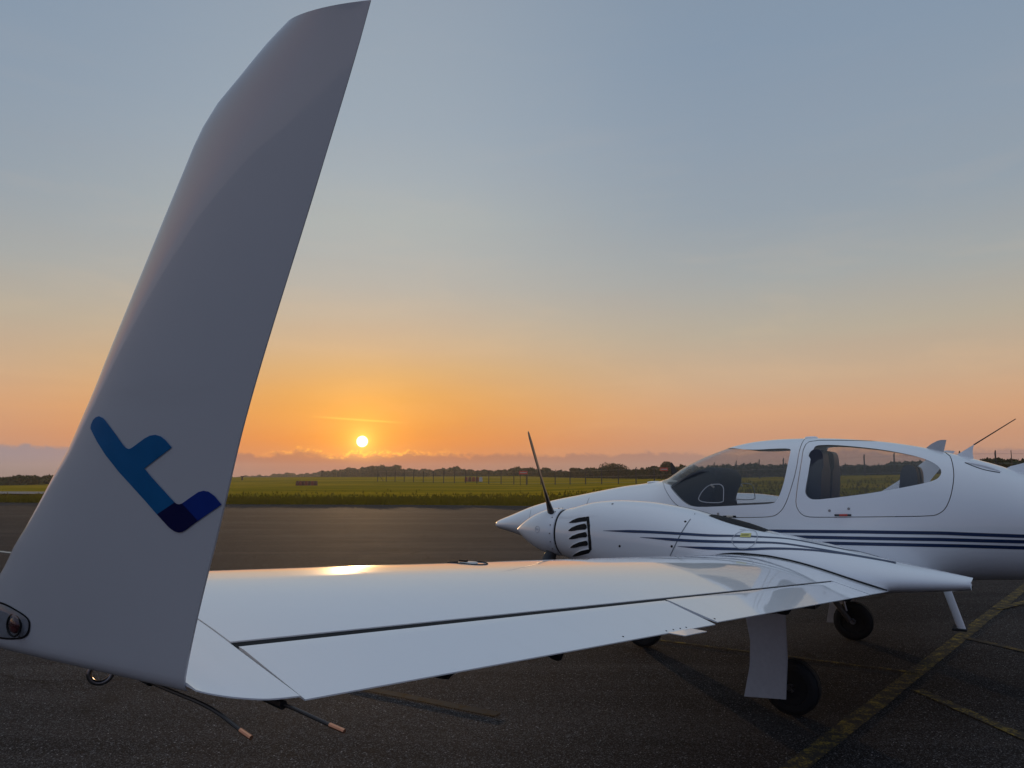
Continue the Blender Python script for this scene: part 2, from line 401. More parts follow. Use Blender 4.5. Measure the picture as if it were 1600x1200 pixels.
class Body:
    """lofted body of super-elliptic cross-sections along x"""
    def __init__(s, yc, top, bot, wid, mid, nu, nl):
        s.yc = yc
        s.top, s.bot, s.wid, s.mid, s.nu, s.nl = [pchip(*zip(*a)) for a in (top, bot, wid, mid, nu, nl)]
    def ring(s, x, n, inset=0.0):
        t, b, w, m, nu, nl = [float(f(x)) for f in (s.top, s.bot, s.wid, s.mid, s.nu, s.nl)]
        a = np.linspace(0, 2*np.pi, n, endpoint=False)
        ca, sa = np.cos(a), np.sin(a)
        ex = np.where(sa >= 0, 2/nu, 2/nl)
        y = (w-inset)*np.sign(ca)*np.abs(ca)**ex
        z = np.where(sa >= 0, (t-inset-m), (m-b-inset))*np.sign(sa)*np.abs(sa)**ex + m
        return [(x, s.yc + float(yy), float(zz)) for yy, zz in zip(y, z)]
    def half(s, x, z):
        """half width of the section at x and height z"""
        t, b, w, m, nu, nl = [float(f(x)) for f in (s.top, s.bot, s.wid, s.mid, s.nu, s.nl)]
        r, n = ((z-m)/(t-m), nu) if z >= m else ((m-z)/(m-b), nl)
        return w*max(0.0, 1 - abs(r)**n)**(1/n)
    def side(s, x, z, sgn=1, off=0.0):
        e = 0.004
        y = s.half(x, z)
        gx = (s.half(x+e, z) - s.half(x-e, z))/(2*e); gz = (s.half(x, z+e) - s.half(x, z-e))/(2*e)
        gx = max(-3, min(3, gx)); gz = max(-3, min(3, gz))
        k = off/math.sqrt(1 + gx*gx + gz*gz)
        return (x - gx*k, s.yc + sgn*(y + k), z - gz*k)

FUS = Body(0.0,
    top=[(3.50,1.152),(3.47,1.190),(3.40,1.220),(3.27,1.266),(2.996,1.367),(2.714,1.440),(2.442,1.491),(2.179,1.541),(1.910,1.589),
         (1.643,1.624),(1.472,1.652),(1.204,1.806),(0.965,1.909),(0.728,1.984),(0.505,2.021),(0.285,2.034),(0.077,2.036),
         (-0.129,2.028),(-0.349,2.010),(-0.546,1.988),(-0.760,1.951),(-0.915,1.915),(-1.034,1.881),(-1.158,1.846),
         (-1.294,1.803),(-1.396,1.767),(-1.532,1.710),(-1.90,1.60),(-2.5,1.51),(-3.5,1.44),(-5.0,1.40)],
    bot=[(3.50,1.148),(3.47,1.118),(3.40,1.096),(3.27,1.07),(3.0,1.005),(2.7,.94),(2.2,.80),(1.5,.70),(.5,.66),(0,.67),(-.6,.74),(-1.15,.855),(-1.55,.885),(-2.2,1.0),(-3.2,1.10),(-5,1.20)],
    wid=[(3.50,.004),(3.47,.075),(3.40,.125),(3.27,.185),(3.0,.272),(2.7,.34),(2.2,.43),(1.5,.52),(1.0,.56),(.5,.585),(0,.59),(-.5,.58),(-1.0,.53),(-1.5,.43),(-2,.33),(-3,.20),(-5,.11)],
    mid=[(3.50,1.15),(3.2,1.16),(2.5,1.15),(1.5,1.15),(.5,1.2),(-.5,1.24),(-1,1.28),(-1.5,1.30),(-5,1.30)],
    nu=[(3.5,2.0),(2.2,2.15),(1.0,2.2),(0,2.3),(-1,2.2),(-2,2.05),(-5,2.0)],
    nl=[(3.5,2.0),(2.2,2.2),(1.0,2.5),(-.5,2.5),(-1.5,2.2),(-5,2.0)])

NAC = Body(1.72,
    top=[(1.695,1.410),(1.66,1.424),(1.60,1.436),(1.541,1.453),(1.397,1.483),(1.189,1.4985),(.984,1.492),(.792,1.471),(.577,1.4345),(.48,1.406),(.339,1.360),
         (.179,1.323),(.014,1.292),(-.149,1.263),(-.356,1.224),(-.553,1.180),(-.742,1.134),(-1.0,1.088),(-1.17,1.058)],
    bot=[(1.695,1.044),(1.66,1.028),(1.5,.985),(1.2,.90),(.6,.82),(0,.80),(-.4,.86),(-.7,.935),(-.92,.956),(-1.17,.984)],
    wid=[(1.695,.186),(1.66,.201),(1.60,.218),(1.54,.236),(1.4,.268),(1.19,.30),(.8,.322),(.4,.33),(0,.33),(-.4,.305),(-.7,.255),(-.95,.165),(-1.17,.075)],
    mid=[(1.695,1.227),(1.19,1.20),(.5,1.14),(0,1.08),(-.5,1.02),(-1.17,1.02)],
    nu=[(1.695,2.0),(1.2,2.2),(.4,2.3),(-.2,2.0),(-1.17,2.0)],
    nl=[(1.695,2.0),(1.2,2.3),(0,2.5),(-1.17,2.2)])

# wing: Wortmann-like section, trailing edge measured, chord and incidence vary along y
AF_U = pchip(*zip(*[(0,0),(.004,.0135),(.01,.022),(.03,.041),(.05,.056),(.1,.082),(.2,.110),(.3,.121),(.4,.121),(.5,.113),(.6,.098),(.7,.077),(.8,.052),(.9,.0265),(1,.0015)]))
AF_L = pchip(*zip(*[(0,0),(.004,-.007),(.01,-.011),(.05,-.019),(.1,-.0215),(.2,-.02),(.3,-.014),(.4,-.005),(.5,.006),(.6,.016),(.7,.0205),(.8,.0195),(.9,.0115),(1,-.0015)]))
def wing_te(y):
    return -.183 + .1214*(y - 6.3), 1.278 + .0712*(y - 6.3)
def wing_chord(y):
    return .95 + (1.22 - .95)*(6.3 - y)/4.3
def wing_inc(y):
    return math.radians(5.0 + (2.5 - 5.0)*(6.3 - y)/4.3)
def wing_pt(y, q, side, te=None, ch=None):
    x0, z0 = te or wing_te(y); c = ch or wing_chord(y); i = wing_inc(y)
    s = (1 - q)*c; t = float((AF_U if side > 0 else AF_L)(q))*c
    return (x0 + s*math.cos(i) - t*math.sin(i), y, z0 + s*math.sin(i) + t*math.cos(i))
HINGE = 0.215          # metres from the trailing edge to the control-surface gap
def wing_top_z(x, y):
    x0, z0 = wing_te(y); c = wing_chord(y)
    q = min(1.0, max(0.0, 1 - (x - x0)/c))
    return wing_pt(y, q, 1)[2]

# winglet: thin canted plate; mid plane y = WY + WK (z - 1.33)
WY, WK = 6.478, 0.29
WL_T = 0.024           # half thickness
# outlines measured on the aircraft, aircraft frame, metres
WL_LE = [(-0.59, 2.236), (-0.5737, 2.2312), (-0.5397, 2.2199), (-0.4942, 2.2015), (-0.4465, 2.1835), (-0.4109, 2.1648), (-0.3842, 2.1472), (-0.3507, 2.1196), (-0.2638, 2.0473), (-0.1649, 1.9647), (-0.0562, 1.8736), (-0.005, 1.8295), (0.049, 1.7859), (0.1234, 1.7272), (0.1901, 1.6824), (0.2598, 1.6336), (0.3431, 1.5781), (0.4005, 1.5417), (0.4492, 1.5052), (0.4969, 1.4734)]
WL_TOP = [(-0.6096, 2.2375), (-0.6428, 2.2347), (-0.701, 2.2268), (-0.7234, 2.2213)]
WL_TE = [(-0.7234, 2.2213), (-0.6944, 2.1809), (-0.6059, 2.0664), (-0.3642, 1.7546), (-0.3008, 1.6606), (-0.2436, 1.5756), (-0.213, 1.5318), (-0.1337, 1.4128), (-0.0875, 1.3366)]
WL_BOT = [(0.6003, 1.3045), (0.4363, 1.303), (0.2503, 1.3094), (0.1171, 1.3143), (0.0179, 1.3109), (-0.0613, 1.3121)]
LOGO_LIGHT = [(-0.0275, 1.7821), (-0.0394, 1.7784), (-0.0453, 1.774), (-0.0693, 1.7492), (-0.0831, 1.7322), (-0.0888, 1.7279), (-0.0954, 1.7261), (-0.1031, 1.7276), (-0.1216, 1.7344), (-0.1419, 1.742), (-0.1572, 1.7462), (-0.1712, 1.7472), (-0.1836, 1.7443), (-0.1929, 1.7377), (-0.2026, 1.7266), (-0.124, 1.6944), (-0.137, 1.68), (-0.1776, 1.6401), (-0.1272, 1.6199), (-0.1031, 1.6445), (-0.0541, 1.6895), (-0.0271, 1.7175), (-0.0091, 1.7402), (0.002, 1.7566), (0.0065, 1.7632), (0.0028, 1.7695), (-0.006, 1.7766), (-0.0153, 1.7805)]
LOGO_DARK = [(-0.1776, 1.6401), (-0.1819, 1.638), (-0.1873, 1.6373), (-0.1944, 1.6388), (-0.2212, 1.6117), (-0.2013, 1.6026), (-0.1876, 1.596), (-0.1781, 1.5926), (-0.1693, 1.5912), (-0.1597, 1.5929), (-0.1496, 1.5982), (-0.1272, 1.6199)]
LOGO_MID = [(-0.1944, 1.6388), (-0.224, 1.6513), (-0.2388, 1.6574), (-0.2505, 1.6595), (-0.261, 1.6582), (-0.2714, 1.6519), (-0.2824, 1.6385), (-0.2212, 1.6117)]
NAV = [(0.478, 1.4194), (0.4427, 1.4175), (0.4029, 1.4102), (0.3721, 1.4023), (0.3624, 1.3945), (0.3663, 1.3833), (0.38, 1.368), (0.3994, 1.3589), (0.4296, 1.3525), (0.5163, 1.3395)]
TIP_TE = [(6.3, -0.1828, 1.2777), (6.37, -0.174, 1.2873), (6.42, -0.1451, 1.2976), (6.465, -0.1142, 1.3126), (6.49, -0.1048, 1.3254)]
FRONT_WINDOW = [(1.2957, 0.3705, 1.6103), (1.2071, 0.4634, 1.5313), (1.0981, 0.5168, 1.4459), (1.011, 0.5356, 1.4116), (0.8463, 0.5502, 1.4171), (0.5838, 0.566, 1.4354), (0.3026, 0.5715, 1.4533), (0.2623, 0.5681, 1.4783), (0.2306, 0.5552, 1.5437), (0.1941, 0.5145, 1.6745), (0.1693, 0.3569, 1.9098), (0.1828, 0.3267, 1.9347), (0.2915, 0.3192, 1.9371), (0.4619, 0.3133, 1.9294), (0.6007, 0.2778, 1.9358), (0.7288, 0.1981, 1.9498)]
CANOPY_EDGE = [(1.3826, 0.2929, 1.6185), (1.2915, 0.4388, 1.5299), (1.2097, 0.5014, 1.4435), (1.1232, 0.5277, 1.3933), (1.0278, 0.5438, 1.3613), (0.8453, 0.5629, 1.3282), (0.6697, 0.5747, 1.3251), (0.5004, 0.5809, 1.3301), (0.3204, 0.5837, 1.3393), (0.2558, 0.5831, 1.3613), (0.1991, 0.5775, 1.423), (0.1512, 0.5564, 1.5446), (0.102, 0.4862, 1.7401), (0.0961, 0.3601, 1.9083)]
REAR_DOOR = [(0.0714, 0.2968, 1.9576), (0.0716, 0.455, 1.7951), (0.1014, 0.5556, 1.5505), (0.1097, 0.5743, 1.4542), (0.08, 0.5831, 1.3831), (0.0272, 0.5862, 1.3488), (-0.0787, 0.5861, 1.3478), (-0.5123, 0.5753, 1.3631), (-0.8959, 0.5394, 1.3772), (-0.9488, 0.5307, 1.3951), (-0.9962, 0.5184, 1.4362), (-1.0326, 0.4935, 1.5172), (-1.0568, 0.4457, 1.6204), (-1.0668, 0.3809, 1.7101), (-1.0559, 0.2632, 1.8105), (-1.0345, 0.1288, 1.8682)]
REAR_WINDOW = [(-0.0187, 0.3106, 1.9468), (-0.0467, 0.2865, 1.9612), (-0.1704, 0.275, 1.9614), (-0.3617, 0.2818, 1.9404), (-0.5828, 0.2919, 1.9073), (-0.7944, 0.3068, 1.8558), (-0.8968, 0.3263, 1.8151), (-0.9567, 0.3562, 1.7717), (-0.9792, 0.3863, 1.7331), (-0.9717, 0.4183, 1.6951), (-0.9411, 0.4471, 1.6612), (-0.8611, 0.4758, 1.6347), (-0.7263, 0.5082, 1.604), (-0.519, 0.5406, 1.5607), (-0.3408, 0.5549, 1.5318), (-0.1574, 0.5649, 1.5061), (-0.037, 0.5686, 1.4925), (0.0086, 0.5649, 1.5117), (0.03, 0.5561, 1.5513), (0.0242, 0.5431, 1.5994), (0.0047, 0.4926, 1.7288), (-0.0065, 0.3904, 1.878)]
BODY_STRIPE_A = [(0.6154, 0.5817, 1.2149), (0.2603, 0.5884, 1.2256), (-0.3659, 0.5842, 1.2433), (-0.9513, 0.5363, 1.2525), (-1.4885, 0.4299, 1.243)]
BODY_STRIPE_B = [(0.3421, 0.5873, 1.1793), (0.0799, 0.5897, 1.1848), (-0.3633, 0.5839, 1.1923), (-0.9482, 0.534, 1.2036), (-1.4859, 0.4249, 1.2025)]
BODY_STRIPE_C = [(0.0823, 0.588, 1.1371), (-0.1926, 0.5861, 1.1441), (-0.6379, 0.5681, 1.153), (-1.0726, 0.507, 1.1588), (-1.4831, 0.4147, 1.157)]
NOSE_SEAM_A = [(2.2155, 0.1268, 1.5208), (2.1873, 0.261, 1.4714), (2.1856, 0.3249, 1.4213)]
NOSE_SEAM_B = [(2.9474, 0.1214, 1.3606), (2.9102, 0.2396, 1.2904), (2.9011, 0.2823, 1.2113)]
HANDLE_F = [(0.7274, 0.5703, 1.3359), (0.6124, 0.5764, 1.3393)]
HANDLE_R = [(-0.1983, 0.5829, 1.3717), (-0.3243, 0.5799, 1.3748)]
LOCKS = [(-0.1601, 0.5801, 1.4071), (-0.3069, 0.5749, 1.4257), (0.7742, 0.565, 1.357)]
SCOOP = [(-1.1456, 0.221, 1.8051), (-1.2368, 0.1653, 1.7974), (-1.2881, 0.1601, 1.7817), (-1.3209, 0.1986, 1.7556), (-1.3699, 0.2241, 1.725)]
NACELLE_STRIPE_A = [(1.221, 2.01, 1.2776), (1.0583, 2.0206, 1.2806), (0.8654, 2.0258, 1.2834), (0.6221, 2.0244, 1.28), (0.3955, 2.0051, 1.2731), (0.2082, 1.9531, 1.275), (0.0879, 1.91, 1.2716), (-0.0671, 1.8381, 1.2646), (-0.1671, 1.8141, 1.251), (-0.2684, 1.8065, 1.2334), (-0.4628, 1.7739, 1.1979), (-0.6491, 1.72, 1.1675)]
NACELLE_STRIPE_B = [(0.9131, 2.0337, 1.2427), (0.7386, 2.0376, 1.2387), (0.5593, 2.0384, 1.234), (0.3894, 2.0287, 1.2341), (0.218, 2.0025, 1.2365), (0.1152, 1.9787, 1.2372), (-0.0336, 1.9303, 1.2382), (-0.1431, 1.9063, 1.2276), (-0.2817, 1.8867, 1.2083), (-0.426, 1.8614, 1.1874), (-0.5655, 1.8248, 1.1658), (-0.7454, 1.7569, 1.132)]
NACELLE_STRIPE_C = [(0.623, 2.0455, 1.1913), (0.4423, 2.046, 1.1878), (0.2113, 2.0322, 1.1914), (0.1583, 2.0273, 1.1904), (0.0059, 1.9936, 1.2027), (-0.1411, 1.9512, 1.2044), (-0.2853, 1.9094, 1.1977), (-0.4741, 1.8596, 1.1773), (-0.6573, 1.8056, 1.1467), (-0.7481, 1.7891, 1.128)]
COWL_SEAM = [(0.5511, 1.7807, 1.4254), (0.5543, 1.9377, 1.3741), (0.5914, 2.008, 1.3084), (0.6294, 2.042, 1.2188), (0.6812, 2.0448, 1.121)]
OIL_DOOR = [(0.2487, 1.9675, 1.2743), (0.0999, 1.9047, 1.2763), (0.1958, 1.8497, 1.3134), (0.1589, 2.0243, 1.1955)]
LABEL = [(0.2172, 1.9089, 1.2995), (0.1478, 1.8647, 1.2994), (0.131, 1.9339, 1.2693), (0.2037, 1.9622, 1.2681)]
COWL_SCREWS = [(1.2121, 1.853, 1.4741), (0.5905, 1.9616, 1.3627), (0.6673, 2.0449, 1.1892)]
SLOT_0 = [(1.5647, 1.3199), (1.5253, 1.3444), (1.4696, 1.3628), (1.3885, 1.3735), (1.3771, 1.3503), (1.4377, 1.3448), (1.5036, 1.3323)]
SLOT_1 = [(1.561, 1.2578), (1.5205, 1.2893), (1.4554, 1.3118), (1.3835, 1.3257), (1.3656, 1.29), (1.4425, 1.2833), (1.5093, 1.2703)]
SLOT_2 = [(1.5562, 1.1951), (1.507, 1.2278), (1.448, 1.2473), (1.3752, 1.2638), (1.3578, 1.2324), (1.4309, 1.2254), (1.4986, 1.2085)]
SLOT_3 = [(1.553, 1.1265), (1.5029, 1.1585), (1.4404, 1.1824), (1.3661, 1.1997), (1.3531, 1.168), (1.4257, 1.1603), (1.4881, 1.1428)]
SLOT_4 = [(1.5628, 1.0549), (1.4939, 1.0913), (1.433, 1.1166), (1.3507, 1.1355), (1.3416, 1.1151), (1.4218, 1.0938), (1.5022, 1.0731)]
SLOT_BAR = [(1.3953, 1.3739), (1.3689, 1.3761), (1.3453, 1.3164), (1.3264, 1.189), (1.3271, 1.1305), (1.3458, 1.1148), (1.3548, 1.1352), (1.354, 1.2004), (1.3656, 1.29), (1.3827, 1.3405)]
GEAR_DOOR = [(0.2679, 0.6821), (-0.012, 0.7303), (-0.0113, 0.411), (0.009, 0.1405), (0.2982, 0.1199), (0.2537, 0.3342), (0.2422, 0.5139)]
STORM_S = [(0.9777, 1.4576), (0.9502, 1.5362), (0.8989, 1.5952), (0.8491, 1.6199), (0.733, 1.6203), (0.7281, 1.4998), (0.73, 1.4517), (0.9433, 1.4532)]
STORM_P = [(0.9542, 1.5699), (0.8816, 1.6137), (0.7675, 1.61), (0.7515, 1.5716), (0.7558, 1.4438)]
WICK_A = [(0.0981, 6.44, 1.302), (0.0175, 6.44, 1.2925), (-0.1086, 6.44, 1.2814), (-0.1868, 6.44, 1.2561), (-0.2149, 6.44, 1.2486)]
WICK_B = [(-0.1366, 6.33, 1.2689), (-0.1795, 6.33, 1.2675), (-0.2851, 6.33, 1.2516), (-0.3203, 6.33, 1.2469)]
WICK_A2 = [(0.1602, 6.4, 1.285), (0.0759, 6.4, 1.2751), (-0.0558, 6.4, 1.2635), (-0.1375, 6.4, 1.2371), (-0.1668, 6.4, 1.2292)]
RING = [(0.2749, 6.42, 1.2921), (0.3138, 6.42, 1.2775), (0.2717, 6.42, 1.2653), (0.2334, 6.42, 1.29)]
BUMP = [(0.0806, 5.6, 1.1304), (0.0028, 5.6, 1.1306), (-0.0718, 5.6, 1.1605)]
STEP = [(-0.9734, 1.25, 0.8949), (-1.027, 1.25, 0.8991), (-1.0875, 1.25, 0.6681), (-1.0422, 1.25, 0.6593)]
STEPB = [(-1.0413, 0.6, 0.8189), (-1.1098, 0.6, 0.7264), (-1.0449, 0.6, 0.7442), (-1.1233, 0.6, 0.7462)]
FUELCAP = [(0.7703, 4.9, 1.3275), (0.5284, 4.9, 1.3315), (0.6362, 4.9, 1.3169)]
# ----------------------------------------------------------------------------
# THE AIRCRAFT
# ----------------------------------------------------------------------------
STBD_TURN = -41.0
plane = empty('aircraft', (2.795, 6.899, 0.0), R(148.0))
tag(plane, 'white twin-engine propeller aircraft with upturned winglet and navy stripes parked on the apron', 'aircraft')
def child(name, v, f, mat, parent=None, smooth=True, sharp=35):
    m_ = MB(); m_.add(v, f); return m_.build(name, mat, parent or plane, smooth, sharp)
def loft_rings(B, xs, n, inset=0.0):
    return [B.ring(x, n, inset) for x in xs]
def dense(a, b, n): return list(np.linspace(a, b, n))

# --- fuselage shell, cut for canopy, door and windows ------------------------
def tmp(name, m_):
    o = m_.build(name, None, None); return o
fx = [3.50, 3.495, 3.48, 3.46, 3.43, 3.40, 3.35] + dense(3.28, 1.6, 29) + dense(1.55, -1.6, 64) + dense(-1.7, -5.0, 20)
outer_m = MB().rings(loft_rings(FUS, fx, 96))
inner_x = dense(1.40, -1.35, 46)
inner_m = MB().rings(loft_rings(FUS, inner_x, 64, 0.035))
ref = outer_m.build('ref', None, None); inner = tmp('inner', inner_m)
rbm = bmesh.new(); rbm.from_mesh(ref.data); REF = BVHTree.FromBMesh(rbm); rbm.faces.ensure_lookup_table()

def prism(poly, y0, y1):
    """closed prism of an (x, z) outline between y0 and y1"""
    n = len(poly); v = [(x, y0, z) for x, z in poly] + [(x, y1, z) for x, z in poly]
    f = [tuple(range(n)), tuple(reversed(range(n, 2*n)))] + [(i, i+n, (i+1) % n + n, (i+1) % n) for i in range(n)]
    return tmp('cutter', MB().add(v, f))
def chaikin(p, k=2, closed=True):
    for _ in range(k):
        q = []
        n = len(p)
        for i in range(n if closed else n-1):
            a, b = np.array(p[i]), np.array(p[(i+1) % n]); q += [tuple(.75*a + .25*b), tuple(.25*a + .75*b)]
        p = q if closed else [p[0]] + q + [p[-1]]
    return p
def grow(poly, dlt):
    """offset an outline outwards by dlt"""
    a = 0.5*sum(poly[i][0]*poly[(i+1) % len(poly)][1] - poly[(i+1) % len(poly)][0]*poly[i][1] for i in range(len(poly)))
    sg = 1 if a > 0 else -1; r = []
    n = len(poly)
    for i in range(n):
        t = np.array(poly[(i+1) % n]) - np.array(poly[i-1]); t = t/max(1e-9, np.linalg.norm(t))
        r.append((poly[i][0] + sg*t[1]*dlt, poly[i][1] - sg*t[0]*dlt))
    return r
def boolean(o, others, op):
    for c_ in others:
        md = o.modifiers.new('b', 'BOOLEAN'); md.operation = op; md.object = c_; md.solver = 'EXACT'
    dg = bpy.context.evaluated_depsgraph_get(); dg.update()
    me = bpy.data.meshes.new_from_object(o.evaluated_get(dg)); o.modifiers.clear(); return me
def clone(o):
    c_ = o.copy(); c_.data = o.data.copy(); C.objects.link(c_); return c_
from mathutils.interpolate import poly_3d_calc
def fix_normals(me):
    """give cut pieces the smooth normals of the uncut skin"""
    nl = [None]*len(me.loops)
    for p in me.polygons:
        loc, nrm, fi, dist = REF.find_nearest(p.center)
        on_skin = dist is not None and dist < 0.004 and abs(p.normal.dot(nrm)) > 0.8
        for li in p.loop_indices:
            n_ = p.normal
            if on_skin:
                co = me.vertices[me.loops[li].vertex_index].co
                l2, n2, f2, d2 = REF.find_nearest(co)
                fc = rbm.faces[f2]; w = poly_3d_calc([v.co for v in fc.verts], l2)
                s_ = Vector((0, 0, 0))
                for ww, vv in zip(w, fc.verts): s_ += vv.normal*ww
                if s_.length > 1e-6:
                    n_ = s_.normalized()
                    if n_.dot(p.normal) < 0: n_ = -n_
            nl[li] = n_
    me.polygons.foreach_set('use_smooth', [True]*len(me.polygons))
    me.normals_split_custom_set([tuple(n_) for n_ in nl])
def part(name, me, mats, parent, by=None):
    me.name = name; me.materials.clear()
    for m_ in mats: me.materials.append(m_)
    if by:
        for p in me.polygons: p.material_index = by(p)
    else:
        for p in me.polygons: p.material_index = 0
    o = bpy.data.objects.new(name, me); C.objects.link(o); o.parent = parent; return o

xz = lambda L_: [(p[0], p[2]) for p in L_]
fw = xz(FRONT_WINDOW)
# the windscreen runs over the nose: continue the outline above the skin, forward of the sill
front_window = chaikin(fw[1:-1], 2, False)
front_window = [(1.395, 1.632), (1.345, 1.618)] + chaikin([fw[0]] + fw[1:-1], 2, False) + [(0.74, 1.956), (0.86, 1.96), (0.90, 2.2), (1.7, 2.2), (1.5, 1.70)]
rear_window = chaikin(xz(REAR_WINDOW), 2)
door_o = chaikin(xz(REAR_DOOR) + [(-0.93, 1.935), (-0.62, 1.993), (-0.25, 2.006), (0.03, 2.012)], 1)
can_o = chaikin([(p[0], p[2]) for p in CANOPY_EDGE], 2, False) + [(0.088, 2.02), (0.086, 2.3), (1.9, 2.3), (1.50, 1.66), (1.44, 1.645)]
def thicken_inner():
    return inner
shell = boolean(ref, [inner], 'DIFFERENCE'); sh = bpy.data.objects.new('shell', shell); C.objects.link(sh)
c_can = prism(can_o, -1.2, 1.2); c_door = prism(door_o, 0.0, 1.2)
c_can_i = prism(grow(can_o, -0.006), -1.2, 1.2); c_door_i = prism(grow(door_o, -0.006), 0.0, 1.2)
c_fw = prism(front_window, -1.2, 1.2); c_rw = prism(rear_window, -1.2, 1.2)
c_fw_o = prism(grow(front_window, 0.012), -1.2, 1.2); c_rw_o = prism(grow(rear_window, 0.012), -1.2, 1.2)
WH = M['white']; trim_by = lambda p: 0
def skin_or_trim(p):
    loc, nrm, fi, dist = REF.find_nearest(p.center)
    return 0 if dist < 0.02 else 1
body_me = boolean(sh, [c_can, c_door, c_rw], 'DIFFERENCE')
a = clone(sh); a.data = boolean(sh, [c_can_i], 'INTERSECT'); can_me = boolean(a, [c_fw], 'DIFFERENCE')
b_ = clone(sh); b_.data = boolean(sh, [c_door_i], 'INTERSECT'); door_me = boolean(b_, [c_rw], 'DIFFERENCE')
# panes: a thin skin just under the outer surface
thin_in = tmp('thin', MB().rings(loft_rings(FUS, dense(1.60, -1.40, 50), 96, 0.009)))
thin_out = tmp('thin2', MB().rings(loft_rings(FUS, dense(1.62, -1.42, 52), 96, 0.003)))
tsh_me = boolean(thin_out, [thin_in], 'DIFFERENCE'); tsh = bpy.data.objects.new('tsh', tsh_me); C.objects.link(tsh)
fwin_me = boolean(tsh, [c_fw_o], 'INTERSECT'); rwin_me = boolean(tsh, [c_rw_o], 'INTERSECT')
for me in (body_me, can_me, door_me): fix_normals(me)
def smooth_me(me):
    me.polygons.foreach_set('use_smooth', [True]*len(me.polygons)); me.set_sharp_from_angle(angle=R(30))
fuselage = part('fuselage', body_me, [M['white'], M['trim']], plane, skin_or_trim)
canopy = part('canopy_frame', can_me, [M['white'], M['trim']], plane, skin_or_trim)
door = part('rear_door', door_me, [M['white'], M['trim']], plane, skin_or_trim)
REF2 = REF
def glass_normals(me):
    nl = [None]*len(me.loops)
    for p in me.polygons:
        loc, nrm, fi, dist = REF.find_nearest(p.center)
        ok = abs(p.normal.dot(nrm)) > 0.8
        for li in p.loop_indices:
            n_ = p.normal
            if ok:
                co = me.vertices[me.loops[li].vertex_index].co
                l2, n2, f2, d2 = REF.find_nearest(co); fc = rbm.faces[f2]; w = poly_3d_calc([v.co for v in fc.verts], l2); s_ = Vector((0, 0, 0))
                for ww, vv in zip(w, fc.verts): s_ += vv.normal*ww
                n_ = s_.normalized()
                if n_.dot(p.normal) < 0: n_ = -n_
            nl[li] = n_
    me.polygons.foreach_set('use_smooth', [True]*len(me.polygons)); me.normals_split_custom_set([tuple(n_) for n_ in nl])
glass_normals(fwin_me)
part('windscreen', fwin_me, [M['glass']], plane)
# the rear pane mesh holds both sides: keep one per object
def side_only(me, sgn):
    m2 = me.copy(); bm = bmesh.new(); bm.from_mesh(m2)
    bmesh.ops.delete(bm, geom=[f for f in bm.faces if f.calc_center_median().y*sgn < 0], context='FACES'); bm.to_mesh(m2); bm.free(); return m2
rp = side_only(rwin_me, 1); rs = side_only(rwin_me, -1); glass_normals(rp); glass_normals(rs)
part('rear_window', rp, [M['glass']], door); part('rear_window', rs, [M['glass']], plane)
for o in [ref, inner, sh, c_can, c_door, c_can_i, c_door_i, c_fw, c_rw, c_fw_o, c_rw_o, a, b_, thin_in, thin_out, tsh]:
    bpy.data.objects.remove(o)

# --- decals that follow a body side ------------------------------------------
def strip_on(B, pts, w, off=0.002, sgn=1, taper=0.0):
    """ribbon along (x, z) points; w total width"""
    pts = [(p[0], p[-1]) for p in pts]; q = [pts[0]]
    for a_, b2 in zip(pts, pts[1:]):
        k = max(1, int(math.dist(a_, b2)/0.03))
        q += [(a_[0] + (b2[0]-a_[0])*i/k, a_[1] + (b2[1]-a_[1])*i/k) for i in range(1, k+1)]
    q = np.array(q); kern = np.array([1, 2, 3, 2, 1])/9
    if len(q) > 9:
        qq = np.pad(q, ((2, 2), (0, 0)), mode='edge'); q2 = np.stack([np.convolve(qq[:, i], kern, 'valid') for i in range(2)], 1); q2[0] = q[0]; q2[-1] = q[-1]; q = q2
    BV = BODY_BVH(B); rings = []
    P3 = [Vector(B.side(q[i][0], q[i][1], sgn, 0.0)) for i in range(len(q))]
    for i in range(len(q)):
        t = P3[min(i+1, len(q)-1)] - P3[max(i-1, 0)]; l_, n_, f_, d_ = BV.find_nearest(P3[i])
        b2 = n_.cross(t).normalized(); ww = w*(min(1, 0.1 + i*0.03/taper) if taper else 1); r_ = []
        for s_ in (-.5, -.17, .17, .5):
            l2, n2, f2, d2 = BV.find_nearest(P3[i] + b2*ww*s_); r_.append(l2 + n2*off)
        rings.append(r_)
    m_ = MB().rings(rings, caps=False, closed=False); return m_
_BV = {}
def BODY_BVH(B):
    if id(B) not in _BV:
        xs_ = fx if B is FUS else nxs
        m_ = MB().rings(loft_rings(B, xs_, 192))
        bm = bmesh.new(); vs_ = [bm.verts.new(v) for v in m_.v]
        for f in m_.f:
            try: bm.faces.new([vs_[i] for i in f])
            except ValueError: pass
        bmesh.ops.recalc_face_normals(bm, faces=bm.faces); _BV[id(B)] = BVHTree.FromBMesh(bm)
    return _BV[id(B)]
nxs = [1.695, 1.690, 1.68, 1.665, 1.645, 1.62, 1.59, 1.55] + dense(1.5, -1.1, 66) + [-1.13, -1.155, -1.168]
